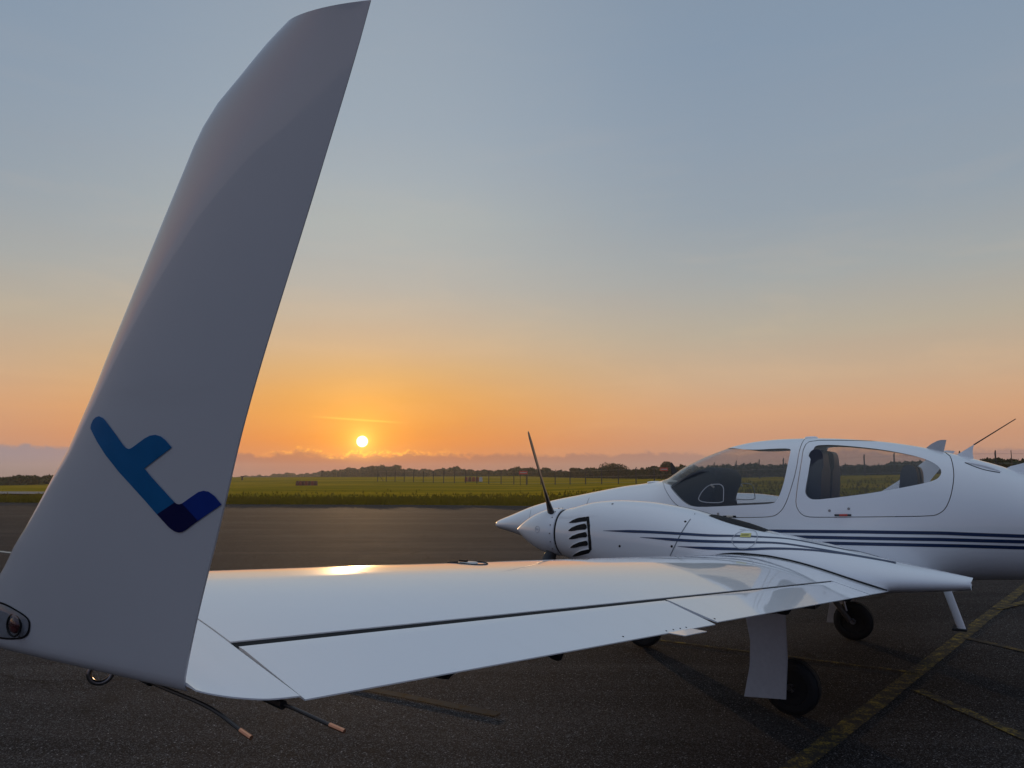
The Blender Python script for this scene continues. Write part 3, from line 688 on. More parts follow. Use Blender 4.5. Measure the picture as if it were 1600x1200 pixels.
def patch_on(surf, poly, step=0.01):
    """fill an (x, z) outline and lay it on a surface function surf(x, z)"""
    poly = [tuple(map(float, p)) for p in poly]; n = len(poly)
    xs_ = [p[0] for p in poly]; zs_ = [p[1] for p in poly]; pts = [Vector(p) for p in poly]
    def inside(x, z):
        r = False; j = n-1
        for i in range(n):
            if (poly[i][1] > z) != (poly[j][1] > z) and x < (poly[j][0]-poly[i][0])*(z-poly[i][1])/(poly[j][1]-poly[i][1]) + poly[i][0]: r = not r
            j = i
        return r
    for x in np.arange(min(xs_)+step/2, max(xs_), step):
        for z in np.arange(min(zs_)+step/2, max(zs_), step):
            if inside(x, z) and min(math.dist((x, z), p) for p in poly) > step*0.35: pts.append(Vector((x, z)))
    v, e, f, *_ = delaunay_2d_cdt(pts, [], [list(range(n))], 1, 1e-6)
    return MB().add([surf(p.x, p.y) for p in v], f)
fus_s = lambda x, z: FUS.side(x, z, 1, 0.0025)
for P_, nm in ((BODY_STRIPE_A, 'A'), (BODY_STRIPE_B, 'B'), (BODY_STRIPE_C, 'C')):
    ext = [(p[0], p[2]) for p in P_]; e2 = [(ext[-1][0]-0.6, ext[-1][1]-0.002), (ext[-1][0]-1.6, ext[-1][1]+0.03)]
    strip_on(FUS, ext + e2, 0.026, taper=0.25).build('stripe', M['navy'], fuselage)
    strip_on(FUS, ext + e2, 0.026, sgn=-1, taper=0.25).build('stripe', M['navy'], fuselage)
strip_on(FUS, [(p[0], p[2]) for p in NOSE_SEAM_A] + [(2.19, 1.30), (2.19, 1.0)], 0.005).build('panel_seam', M['seal'], fuselage)
strip_on(FUS, [(p[0], p[2]) for p in NOSE_SEAM_B] + [(2.90, 1.12)], 0.004).build('panel_seam', M['seal'], fuselage)
def rib(B, x, n0, n1, w, off=0.002):
    """seam round a body at station x between ring angles"""
    rings = []
    for k in range(41):
        a_ = n0 + (n1-n0)*k/40; r_ = []
        for s_ in (-.5, .5):
            p = B_point(B, x + s_*w, a_, off); r_.append(p)
        rings.append(r_)
    return MB().rings(rings, caps=False, closed=False)
def B_point(B, x, a_, off=0.0):
    t, b2, w, m_, nu, nl = [float(f(x)) for f in (B.top, B.bot, B.wid, B.mid, B.nu, B.nl)]
    ca, sa = math.cos(a_), math.sin(a_); ex = 2/nu if sa >= 0 else 2/nl
    y = (w+off)*math.copysign(abs(ca)**ex, ca); z = ((t-m_+off) if sa >= 0 else (m_-b2+off))*math.copysign(abs(sa)**ex, sa) + m_
    return (x, B.yc + y, z)
# handles and locks
def handle(P_, mats, parent):
    a_ = FUS.side(P_[0][0], P_[0][2], 1, 0.004); b2 = FUS.side(P_[1][0], P_[1][2], 1, 0.004)
    L_ = Vector(b2) - Vector(a_)
    mid1 = Vector(a_) + L_*0.3; mid2 = Vector(a_) + L_*0.78
    fr = lambda p, q, h, nm, mt: MB().tube([p, q], [h, h], 8).build(nm, mt, parent)
    h_ = fr(Vector(a_), Vector(b2), 0.007, 'handle', M['gap'])
    MB().tube([mid1 + Vector((0, .004, 0)), mid2 + Vector((0, .004, 0))], 0.0085, 8).build('latch', mats, h_ if parent == plane else parent)
handle(HANDLE_F, M['trim'], canopy); handle(HANDLE_R, M['red'], door)
for p in LOCKS:
    q = FUS.side(p[0], p[2], 1, 0.0); g_ = Vector(FUS.side(p[0], p[2], 1, 0.01)) - Vector(q)
    MB().lathe([(0, .0), (0, .011), (.004, .010), (.005, .0)], q, g_, 16).build('lock', M['steel'], door if p[0] < 0 else canopy)
# air scoop on the aft upper side
sm = MB(); rings = []
for i in range(9):
    t = i/8; x = -1.13 - 0.26*t; z = 1.803 - 0.062*t - 0.02*t*t; h_ = 0.020*math.sin(math.pi*min(1, t*1.0))**.7 + .001
    c_ = Vector(FUS.side(x, z, 1, 0.0)); up = Vector(FUS.side(x, z+.02, 1, 0.0)) - c_; n_ = (Vector(FUS.side(x, z, 1, .01)) - c_).normalized(); up.normalize()
    rings.append([c_ + up*h_*math.cos(k*math.pi/4)*.9 + n_*h_*1.0*max(0, math.sin(k*math.pi/4)) - n_*0.002 for k in range(5)])
MB().rings(rings, closed=False, caps=False).build('air_scoop', M['white'], fuselage)
MB().tube([FUS.side(-1.14 - .23*t, 1.797 - .060*t - .02*t*t - .018*math.sin(math.pi*t), 1, .001) for t in np.linspace(0, 1, 10)], 0.0035, 6).build('scoop_seam', M['gap'], fuselage)
# roof antennas
MB().lathe([(0, 0), (0, .062), (.010, .060), (.020, .045), (.023, 0)], (0.062, 0.0, 2.031), (0, 0, 1), 24).build('gps_antenna', M['white'], plane)
def blade_ant(pts, th, name, mat):
    n = len(pts); v = [(x, th/2, z) for x, z in pts] + [(x, -th/2, z) for x, z in pts]
    f = [tuple(range(n)), tuple(reversed(range(n, 2*n)))] + [(i, i+n, (i+1) % n+n, (i+1) % n) for i in range(n)]
    return MB().add(v, f).build(name, mat, plane)
blade_ant([(-.855, 1.925), (-.90, 1.962), (-.946, 1.987), (-.975, 1.994), (-1.013, 1.993), (-.985, 1.885), (-.93, 1.90)], 0.016, 'fin_antenna', M['greypaint'])
ba = blade_ant([(-1.07, 1.86), (-1.12, 1.892), (-1.17, 1.925), (-1.213, 1.952), (-1.204, 1.932), (-1.197, 1.905), (-1.195, 1.875), (-1.20, 1.82), (-1.12, 1.84)], 0.022, 'antenna_base', M['white'])
MB().tube([(-1.205, 0, 1.946), (-1.51, 0, 2.150)], [.0055, .0035], 8).build('whip_antenna', M['black'], plane)
# nose vent hump ahead of the windscreen
MB().sphere((1.545, 0.06, 1.630), 0.10, 14, (1.0, .55, .14)).build('vent_hump', M['white'], fuselage)

# --- cabin interior -----------------------------------------------------------
def hump(poly, y0, y1, name, mat, rnd=0.05):
    ys = [y0, y0 + rnd*.3, y0 + rnd, y1 - rnd, y1 - rnd*.3, y1]; sc_ = [.90, .97, 1, 1, .97, .90]
    cx = sum(p[0] for p in poly)/len(poly); cz = min(p[1] for p in poly)
    rings = [[(cx + (x-cx)*s_, y, cz + (z-cz)*s_) for x, z in poly] for y, s_ in zip(ys, sc_)]
    return MB().rings(rings).build(name, mat, plane, True, 50)
gl = chaikin([(1.34, 1.40), (1.36, 1.56), (1.16, 1.70), (1.00, 1.765), (.90, 1.778), (.84, 1.755), (.80, 1.71), (.80, 1.65), (.84, 1.58), (.87, 1.48), (.885, 1.36), (1.1, 1.33)], 2)
hump(gl, -.40, .40, 'glareshield', M['shield'], 0.16)
MB().box((0.90, 0, 1.30), (0.03, 0.9, 0.30)).build('instrument_panel', M['shield'], plane, False)
def seat(x, y, name, zt, w=0.22):
    bk = chaikin([(x-.10, 1.00), (x-.20, 1.30), (x-.24, zt-.20), (x-.245, zt-.05), (x-.215, zt), (x-.14, zt-.01), (x-.115, zt-.10), (x-.115, zt-.20), (x-.06, 1.30), (x+.02, 1.02)], 2)
    rings = [[(px, y + w*s_*(1.0 if pz < zt-.17 else .62), pz) for px, pz in bk] for s_ in (-1, -.9, .9, 1)]
    o = MB().rings(rings).build(name, M['seat'], plane, True, 50)
    cs = chaikin([(x-.10, .98), (x+.40, 1.02), (x+.44, 1.10), (x+.36, 1.14), (x-.05, 1.09)], 2)
    MB().rings([[(px, y + w*s_, pz) for px, pz in cs] for s_ in (-1, -.92, .92, 1)]).build('seat_cushion', M['seat'], o, True, 50)
    return o
seat(0.14, 0.27, 'pilot_seat', 1.925); seat(0.14, -0.27, 'pilot_seat', 1.925)
seat(-0.56, 0.24, 'rear_seat', 1.785, .2); seat(-0.56, -0.24, 'rear_seat', 1.785, .2)
MB().box((0.35, 0, 0.93), (1.9, 1.0, 0.03)).build('cabin_floor', M['trim'], plane, False)
# storm window frames on the canopy glass
for s_ in (1, -1):
    lp = chaikin([(.975, 1.458), (.950, 1.536), (.899, 1.595), (.849, 1.620), (.733, 1.620), (.728, 1.500), (.730, 1.452)], 2)
    MB().tube([FUS.side(x, z, s_, -0.004) for x, z in lp + lp[:1]], 0.0042, 6).build('storm_window_frame', M['greypaint'], canopy)
    MB().tube([FUS.side(.86, 1.618, s_, -0.006), FUS.side(.835, 1.60, s_, -0.03)], .009, 8).build('storm_window_latch', M['trim'], canopy)

# --- wing ------------------------------------------------------------------------
qs = [0, .002, .006, .012, .022, .036, .055, .08, .11, .15, .2, .26, .32, .38, .44, .5, .56, .62, .68, .74, .8, .86, .92, 1.0]
def section(y, q0, q1, **kw):
    """closed section: upper q1->q0, lower q0->q1"""
    qq = [q for q in qs if q0 < q < q1]
    up = [q1] + qq[::-1] + [q0]; lo = ([q0] if q0 > 0 else []) + qq + [q1]
    return [wing_pt(y, q, 1, **kw) for q in up] + [wing_pt(y, q, -1, **kw) for q in lo]
qh = lambda y, g=0.0: 1 - (HINGE + g)/wing_chord(y)
def resample(ring, n):
    return ring
def wing_panel(ys, f0, f1, nq=26, upper_first=True):
    rings = []
    for y in ys:
        q0, q1 = f0(y), f1(y)
        s_ = np.linspace(0, 1, nq)
        qv = q0 + (q1-q0)*(s_**1.9 if q0 == 0 else s_)
        rings.append([wing_pt(y, q, 1) for q in qv[::-1]] + [wing_pt(y, q, -1) for q in (qv[1:] if q0 == 0 else qv)])
    return MB().rings(rings)
ysM = dense(2.37, 6.3, 36)
wing = wing_panel(ysM, lambda y: 0.0, lambda y: qh(y)).build('wing', M['white'], plane, True, 40)
wing_panel(dense(0.35, 2.37, 14), lambda y: 0.0, lambda y: 1.0, 30).build('inner_wing', M['white'], plane, True, 40)
def control(name, y0, y1, droop, n=20):
    rings = []
    for y in dense(y0, y1, n):
        q0 = qh(y, -0.018 if name == 'aileron' else -0.013); xh, _, zh = wing_pt(y, q0, 1); qv = np.linspace(q0, 1.0, 14); ring = []
        up = [Vector(wing_pt(y, q, 1)) for q in qv[::-1]]; lo = [Vector(wing_pt(y, q, -1)) for q in qv]
        nose = [(up[-1]*(1-t) + lo[0]*t) + Vector((0.010*math.sin(math.pi*t) - .004*t, 0, 0)) for t in (.2, .4, .6, .8)]
        up[-1] = up[-1] + Vector((0, 0, -0.002))
        for p in up + nose + lo:
            dxp = xh - p.x; ring.append((p.x, p.y, p.z - droop*dxp/HINGE))
        rings.append(ring)
    return MB().rings(rings).build(name, M['white'], plane, True, 38)
aileron = control('aileron', 4.505, 6.294, 0.009); flap = control('flap', 2.385, 4.485, 0.001)
# dark strip just under the skin paints the shade of the control-surface gap
for nm, y0, y1 in (('gap_shadow_strip', 2.385, 6.30),):
    MB().rings([[wing_pt(y, qh(y, -.0005), 1)[:2] + (wing_pt(y, qh(y, -.0005), 1)[2] - .0025,), wing_pt(y, qh(y, -.020), 1)[:2] + (wing_pt(y, qh(y, -.020), 1)[2] - .0035,)] for y in dense(y0, y1, 40)], caps=False, closed=False).build('hinge_gap_shade', M['gap'], wing)
def chord_gap(y, dz, name='end_gap_shade', w=.012):  # dark sheet across an end gap, its colour standing in for shade
    MB().rings([[(p[0], y - w, p[2] - .007 - dz), (p[0], y + w, p[2] - .007 - dz)] for p in [wing_pt(y, q, 1) for q in np.linspace(qh(y), .985, 10)]], caps=False, closed=False).build(name, M['gap'], wing)
chord_gap(6.300, .002); chord_gap(4.495, .004)
# fixed wing tip with its upswept rounded trailing edge
ty = [p[0] for p in TIP_TE]; fxte = pchip(ty, [p[1] for p in TIP_TE]); fzte = pchip(ty, [p[2] for p in TIP_TE])
rings = []
for y in dense(6.305, 6.474, 14):
    te = (float(fxte(y)), float(fzte(y))); le = wing_te(y)[0] + wing_chord(y)
    s_ = np.linspace(0, 1, 30); qv = s_**1.9; b0 = wing_te(y); up = []; lo = []
    k = (y - 6.305)/0.183
    ch = le - te[0]
    for q in qv:
        dz = (te[1] - b0[1])*q**1.35
        pu = wing_pt(y, q, 1, (te[0], b0[1]), ch); pl = wing_pt(y, q, -1, (te[0], b0[1]), ch)
        up.append((pu[0], y, pu[2] + dz)); lo.append((pl[0], y, pl[2] + dz))
    rings.append(up[::-1] + lo[1:])
wing_tip = MB().rings(rings).build('wing_tip', M['white'], plane, True, 40)
# fuel filler cap near the leading edge
def wing_top_pt(x, y, off=0.0):
    return (x, y, wing_top_z(x, y) + off)
cx_, cy_ = 0.40, 4.95
MB().tube([wing_top_pt(cx_ + .075*math.cos(a_), cy_ + .075*math.sin(a_), .0015) for a_ in np.linspace(0, 2*math.pi, 33)], .0028, 6, False).build('fuel_cap_ring', M['gap'], wing)
MB().lathe([(0, 0), (0, .04), (.0025, .037), (.003, 0)], wing_top_pt(cx_, cy_, -.001), (0, 0, 1), 24).build('fuel_cap', M['alu'], wing)
MB().box(wing_top_pt(cx_+.02, cy_, .006), (.035, .010, .006)).build('fuel_cap_lever', M['gap'], wing, False)
# spanwise and chordwise tape seams on the upper skin
def seam_top(a_, b2, w, name, mat, parent):
    rings = []
    n_ = 24
    for i in range(n_+1):
        t = i/n_; x = a_[0] + (b2[0]-a_[0])*t; y = a_[1] + (b2[1]-a_[1])*t; dxx, dyy = b2[0]-a_[0], b2[1]-a_[1]; L_ = math.hypot(dxx, dyy); nx_, ny_ = -dyy/L_*w/2, dxx/L_*w/2
        rings.append([wing_top_pt(x-nx_, y-ny_, .0012), wing_top_pt(x+nx_, y+ny_, .0012)])
    return MB().rings(rings, caps=False, closed=False).build(name, mat, parent)
seam_top((0.70, 5.55), (0.16, 5.62), .0025, 'panel_seam', M['seal'], wing)
# dots and small trim tab on the aileron
te_p = lambda y, back, dz=0.0: (wing_te(y)[0] - back, y, wing_te(y)[1] + dz - .009)
tab = MB(); tv = []
for y, bk in ((4.872, -.010), (4.700, -.010), (4.690, .050), (4.855, .050)):
    tv += [te_p(y, bk, .003 - bk*.10), te_p(y, bk, .0005 - bk*.10)]
tab.add(tv, [(0, 2, 4, 6), (7, 5, 3, 1), (0, 1, 3, 2), (2, 3, 5, 4), (4, 5, 7, 6), (6, 7, 1, 0)]).build('trim_tab', M['white'], aileron, False)
for y in (4.86, 4.81, 4.76, 4.715):
    x0, z0 = wing_te(y); MB().lathe([(0, 0), (0, .004), (.004, .003), (.0045, 0)], (x0+.012, y, z0-.005), (0, 0, 1), 10).build('rivet', M['gap'], aileron)
for y, par in ((5.12, aileron), (4.46, flap)):
    x0, z0 = wing_te(y); MB().lathe([(0, 0), (0, .005), (.005, .004), (.006, 0)], (x0+.022, y, z0 + (-.003 if par is aileron else .004)), (0, 0, 1), 10).build('rivet', M['gap'], par)
# hinge fairings and mass balance under the wing
def fairing(y, x0, x1, drop, w, mat, name='hinge_fairing'):
    rings = []
    for i in range(13):
        t = i/12; x = x0 + (x1-x0)*t; q = min(.999, max(0, 1 - (x - wing_te(y)[0])/wing_chord(y))); zl = wing_pt(y, q, -1)[2] - .012*max(0, 1 - (x - wing_te(y)[0])/HINGE)
        h_ = drop*math.sin(math.pi*(t**.7))**.6 + .002
        rings.append([(x, y + w/2*math.cos(k*math.pi/6)*(.3 + .7*math.sin(math.pi*(.1+.8*t))), zl + .001 - (h_+.001)*math.sin(k*math.pi/6)) for k in range(7)])
    return MB().rings(rings).build(name, mat, wing)
fairing(5.86, wing_te(5.86)[0] + .02, wing_te(5.86)[0] + .32, .045, .05, M['black'])
fairing(5.45, wing_te(5.45)[0] + .01, wing_te(5.45)[0] + .10, .030, .016, M['black'])
fairing(3.60, wing_te(3.60)[0] + .03, wing_te(3.60)[0] + .22, .045, .03, M['black'])
fairing(2.62, wing_te(2.62)[0] + .03, wing_te(2.62)[0] + .20, .035, .03, M['black'])

# --- winglet ------------------------------------------------------------------
le_pts = sorted(WL_LE, key=lambda p: p[1]); le_pts = [(0.705, 1.330), (0.635, 1.378), (0.565, 1.426)] + le_pts
le_f = pchip([p[1] for p in le_pts], [p[0] for p in le_pts]); te_pts = sorted(WL_TE, key=lambda p: p[1]); te_pts = [(-0.072, 1.306)] + te_pts
te_f = pchip([p[1] for p in te_pts], [p[0] for p in te_pts])
Z0, Z1 = 1.306, 2.2360
def wl_prof(c_):
    """half-thickness profile, c_ = 0 at the leading edge, 1 at the trailing edge"""
    return (1 - (1 - min(1, c_/.32))**2.2)**.5 if c_ < .32 else (1 - ((c_ - .32)/.68)**1.7)*.93 + .07
def wl_edges(s_):
    xl = float(le_f(max(s_, 1.330))); k = sst(2.0, Z1, s_)
    zt = s_ + (-0.0147)*k
    xt = float(te_f(min(zt, 2.2213)))
    return xl, xt, s_, zt
def wl_thick(s_):
    return WL_T*(0.30 + 0.70*(1 - sst(1.4, Z1, s_))**.8)
def wl_point(s_, c_, side):
    xl, xt, zl, zt = wl_edges(s_); x = xl + (xt-xl)*c_; z = zl + (zt-zl)*c_
    if s_ > 2.15: z += .002*math.sin(math.pi*c_)*sst(2.15, Z1, s_)
    h_ = wl_thick(s_)*wl_prof(c_)
    r = 0.030; t = max(0.0, (Z0 + r - z))/r
    shrink = math.sqrt(max(0.0, 1 - min(1, t)**2)) if t > 0 else 1.0
    y = WY + WK*(z - 1.33) + side*h_*shrink - 0.012*(1 - shrink)
    return (x, y, z)
ss = [Z0, Z0+.002, Z0+.006, Z0+.012, Z0+.020, Z0+.030, 1.35, 1.37] + dense(1.395, 2.20, 40) + [2.212, 2.222, 2.229, 2.2335, Z1]
cs = [0, .004, .012, .025, .045, .07, .10, .14, .19, .25, .32, .4, .48, .56, .64, .72, .80, .87, .93, .97, 1.0]
rings = [[wl_point(s_, c_, 1) for c_ in cs] + [wl_point(s_, c_, -1) for c_ in cs[::-1][:-1]] for s_ in ss]
winglet = MB().rings(rings).build('winglet', M['white'], plane, True, 50)
def wl_surf(x, z, off=0.0012):
    """outer face of the winglet"""
    for _ in range(3):
        xl, xt, zl, zt = wl_edges(z); c_ = min(1, max(0, (x-xl)/(xt-xl)))
    h_ = wl_thick(z)*wl_prof(c_)
    return (x, WY + WK*(z-1.33) + h_ + off, z)
wbm = bmesh.new(); wbm.from_mesh(winglet.data); WLB = BVHTree.FromBMesh(wbm)
def wl_cast(x, z, off=0.0014):
    h_ = WLB.ray_cast(Vector((x, 7.2, z)), Vector((0, -1, 0)))
    return tuple(h_[0] + Vector((0, off, 0))) if h_[0] else wl_surf(x, z)
for poly, mt, nm in ((LOGO_LIGHT, 'logo_light', 'logo_stroke'), (LOGO_DARK, 'logo_dark', 'logo_corner'), (LOGO_MID, 'logo_mid', 'logo_foot')):
    patch_on(wl_cast, poly, 0.012).build(nm, M[mt], winglet, True, None)
# navigation lamp let into the winglet root
nav = [(0.60, 1.405), (0.54, 1.418)] + [tuple(p) for p in NAV[:-1]] + [(0.50, 1.345), (0.58, 1.348)]
nav = chaikin(nav, 2)
ncx = sum(p[0] for p in nav)/len(nav); ncz = sum(p[1] for p in nav)/len(nav)
patch_on(lambda x, z: wl_cast(x, z, .0012), [(ncx + (x-ncx)*1.05, ncz + (z-ncz)*1.12) for x, z in nav], .012).build('lamp_gasket', M['gap'], winglet)
def bulge(x, z):
    p = wl_cast(x, z, .002)
    dmin = min(math.dist((x, z), q) for q in nav); return (p[0], p[1] + .010*min(1, dmin/.022)**.6, p[2])
bowl = patch_on(lambda x, z: wl_cast(x, z, .0022), nav, .012).build('lamp_bowl', M['greypaint'], winglet)
bc = wl_cast(.418, 1.381, .004)
MB().sphere(bc, .017, 14, (1.25, .45, 1)).build('lamp_bulb', M['redlens'], winglet)
MB().tube([Vector(bc) + Vector((.027*math.cos(a_), .002, .022*math.sin(a_))) for a_ in np.linspace(0, 2*math.pi, 25)], .0022, 6, False).build('lamp_bezel', M['gap'], winglet)
patch_on(bulge, nav, .010).build('lamp_lens', M['lens'], winglet)
# tie-down ring and static wicks under the tip
MB().tube([(0.272 + .5*.021*math.cos(a_), 6.42 + .87*.021*math.cos(a_), 1.285 + .020*math.sin(a_)) for a_ in np.linspace(0, 2*math.pi, 29)], .0052, 10, False).build('tie_down_ring', M['steel'], plane)
MB().tube([(0.272, 6.42, 1.303), (0.272, 6.42, 1.33)], .008, 10).build('tie_down_boss', M['steel'], plane)
def wick(P_, name):
    P_ = [Vector(p) for p in P_]; base = [P_[0] + Vector((.03, 0, .004)), P_[0]]
    pl = [Vector(q) for q in chaikin([tuple(p) for p in P_[:-1]], 3, False)]
    w_ = MB().tube(pl, .0035, 8).build(name, M['black'], plane)
    MB().tube([P_[-2], P_[-1]], .0042, 8).build('wick_tip', M['copper'], w_)
    MB().tube([P_[0] + Vector((.05, 0, .005)), P_[0] - Vector((.03, 0, .002))], [.004, .009], 8).build('wick_base', M['black'], w_)
wick(WICK_A, 'static_wick'); wick(WICK_B, 'static_wick')

# --- engine nacelle ---------------------------------------------------------------
nxs = [1.695, 1.690, 1.68, 1.665, 1.645, 1.62, 1.59, 1.55] + dense(1.5, -1.1, 66) + [-1.13, -1.155, -1.168]
rings = loft_rings(NAC, nxs, 64)
rings = [[(x - (0.035*((z-1.058)/-.074) if x < -1.16 else 0)*-1, y, z) for x, y, z in r] if r[0][0] < -1.16 else r for r in rings]
nacelle = MB().rings(rings).build('nacelle', M['white'], plane, True, 45)
for P_ in (NACELLE_STRIPE_A, NACELLE_STRIPE_B, NACELLE_STRIPE_C):
    strip_on(NAC, P_, 0.020, taper=0.22).build('stripe', M['navy'], nacelle)
seam = [(p[0], p[2]) for p in COWL_SEAM]
strip_on(NAC, [(.5555, 1.415)] + seam[1:], 0.0075).build('cowl_seam', M['seal'], nacelle)
for i, SL in enumerate((SLOT_0, SLOT_1, SLOT_2, SLOT_3, SLOT_4)):
    patch_on(lambda x, z: NAC.side(x, z, 1, .0025), chaikin([(p[0], p[1] - .010*(i_ >= 4)) for i_, p in enumerate(SL)], 1), .016).build('louver_slot', M['gap'], nacelle)
    # raised lip over each slot
    up = sorted(SL[:4], key=lambda p: -p[0]); rr = []
    for k, (x, z) in enumerate(up):
        hgt = .002 + .006*k/3; a_ = Vector(NAC.side(x, z + .004, 1, .001)); b2 = Vector(NAC.side(x, z, 1, hgt)); c2 = Vector(NAC.side(x, z - .002, 1, hgt))
        rr.append([a_, b2, c2])
    MB().rings(rr, caps=False, closed=False).build('louver', M['white'], nacelle)
patch_on(lambda x, z: NAC.side(x, z, 1, .003), SLOT_BAR, .016).build('louver_slot', M['gap'], nacelle)
for p in COWL_SCREWS + [(1.08, 2.0, 1.17), (.20, 2.0, 1.12)]:
    q = NAC.side(p[0], p[2], 1, 0.0); g_ = Vector(NAC.side(p[0], p[2], 1, 0.01)) - Vector(q)
    MB().lathe([(0, .0), (0, .009), (.002, .008), (.0025, 0)], q, g_, 14).build('cowl_fastener', M['gap'], nacelle)
# round oil door print and yellow label
rc = [(0.168 + .080*math.cos(a_), 1.252 + .060*math.sin(a_)) for a_ in np.linspace(0, 2*math.pi, 33)]
strip_on(NAC, rc, .0045, .0035).build('oil_door_ring', M['print'], nacelle)
patch_on(lambda x, z: NAC.side(x, z, 1, .004), [(.205, 1.290), (.140, 1.290), (.134, 1.266), (.200, 1.266)], .012).build('label', M['yellow'], nacelle)
for z in (1.281, 1.274):
    strip_on(NAC, [(.195, z), (.150, z)], .003, .006).build('label_print', M['gap'], nacelle)
strip_on(NAC, [(.225, 1.313), (.19, 1.312)], .005, .003).build('print', M['print'], nacelle)
strip_on(NAC, [(.165, 1.309), (.12, 1.302)], .005, .003).build('print', M['print'], nacelle)
# dark sealed joint where the wing runs into the nacelle
jo = []
for x in dense(0.52, -0.70, 44):
    z = 1.1
    for _ in range(30):
        y = NAC.yc + NAC.half(x, z); z = .5*z + .5*wing_top_z(x, y)
    jo.append((x, NAC.yc + NAC.half(x, z) + .002, z + .003))
MB().tube(jo, [.004 + .004*min(1, i/8)for i in range(len(jo))], 8).build('wing_joint', M['gap'], nacelle)
# dark heat outlet on the inboard shoulder of the nacelle
ol = []
for i in range(15):
    t = i/14; x = .47 - .40*t; r_ = []
    for k, a_ in enumerate((78, 88, 97, 106)):
        r_.append(B_point(NAC, x, R(a_ + (1-t)*2), .004 + .020*(1-abs(2*t-1)**2)*(k in (1, 2))))
    ol.append(r_)
MB().rings(ol, caps=False, closed=False).build('heat_outlet', M['gap'], nacelle)
# spinner and propeller
SX, SY, SZ = 1.712, 1.72, 1.232
prof = [(0, 0), (0, .185), (.004, .193), (.05, .194)] + [(.05 + .407*t, .194*(1 - t**1.75)**.92) for t in np.linspace(.06, .999, 26)]
spin = MB().lathe(prof, (SX, SY, SZ), (1, 0, .012), 48).build('spinner', M['white'], plane, True, 40)
MB().lathe([(-.02, 0), (-.02, .160), (-.016, .181), (.0, .181), (.004, .181)], (SX - .004, SY, SZ), (1, 0, 0), 40).build('spinner_backplate', M['gap'], spin)
for a_ in np.linspace(0, 2*math.pi, 19)[:-1]:
    p = (SX + .030, SY + .1945*math.cos(a_), SZ + .1945*math.sin(a_))
    MB().sphere(p, .006, 6).build('spinner_screw', M['steel'], spin)
# small round emblem outline on the spinner
def spin_pt(x, a_, off=.0015):
    t = min(1, max(0, (x - SX - .05)/.407)); r_ = .194*(1 - t**1.75)**.92 + off
    return (x, SY + r_*math.cos(a_), SZ + r_*math.sin(a_) + .012*(x-SX))
MB().tube([spin_pt(SX + .155 + .024*math.cos(q), R(8) + .15*math.sin(q)) for q in np.linspace(0, 2*math.pi, 25)], .0014, 5, False).build('emblem_ring', M['print'], spin)
MB().tube([spin_pt(SX + .155 + dx_, R(8) + da) for dx_, da in ((.010, -.05), (.008, .05), (0, -.02), (-.008, .05), (-.010, -.05))], .0014, 5, False).build('emblem_mark', M['print'], spin)
def prop_blade(ang, name='propeller_blade'):
    rad = Vector((0, math.sin(ang), math.cos(ang))); tan = Vector((0, math.cos(ang), -math.sin(ang))); ax = Vector((1, 0, 0)); o0 = Vector((SX + .072, SY, SZ)); rings = []
    for r_, ch, th, tw in ((.10, .075, .060, 55), (.17, .085, .058, 52), (.22, .105, .046, 46), (.30, .118, .030, 40), (.42, .122, .021, 33), (.56, .118, .016, 27), (.70, .105, .012, 23), (.82, .085, .009, 20), (.90, .060, .006, 18), (.928, .030, .004, 17)):
        t_ = R(tw); cd = tan*-math.cos(t_) + ax*math.sin(t_); nd = rad.cross(cd).normalized()
        rings.append([o0 + rad*r_ + cd*ch/2*math.cos(k*math.pi/8) + nd*th/2*math.sin(k*math.pi/8) for k in range(16)])
    return MB().rings(rings).build(name, M['black'], spin, True, 60)
for k in range(3): prop_blade(R(29.6 + 120*k))
# chin intake under the spinner
MB().lathe([(0, .06), (.03, .075), (.09, .085), (.5, .12), (.9, .05)], (1.60, 1.72, 1.00), (-1, 0, -.12), 28).build('chin_intake', M['white'], nacelle)

# --- landing gear -----------------------------------------------------------------
def wheel(x, y, r, w, name='wheel', parent=None):
    pr = []
    for k in range(21):
        a_ = -math.pi*.5 + math.pi*k/20
        pr.append((w/2*math.sin(a_)*1.0, r*.62 + (r*.38)*math.cos(a_)**.55))
    hub = MB().lathe([(-w*.36, 0), (-w*.36, r*.18), (-w*.30, r*.24), (-w*.22, r*.50), (-w*.30, r*.60), (w*.30, r*.60), (w*.22, r*.50), (w*.30, r*.24), (w*.40, r*.16), (w*.40, 0)], (x, y, r), (0, 1, 0), 28).build(name, M['alu'], parent or plane)
    MB().lathe([(-w*.40, r*.60)] + pr + [(w*.40, r*.60)], (x, y, r), (0, 1, 0), 40).build('tyre', M['rubber'], hub)
    for g_ in (-.28, -.1, .1, .28):
        MB().lathe([(g_*w - .004, r*.985), (g_*w, r*.9995 if abs(g_) < .2 else r*.975), (g_*w + .004, r*.985)], (x, y, r), (0, 1, 0), 40).build('tread_groove', M['gap'], hub)
    return hub
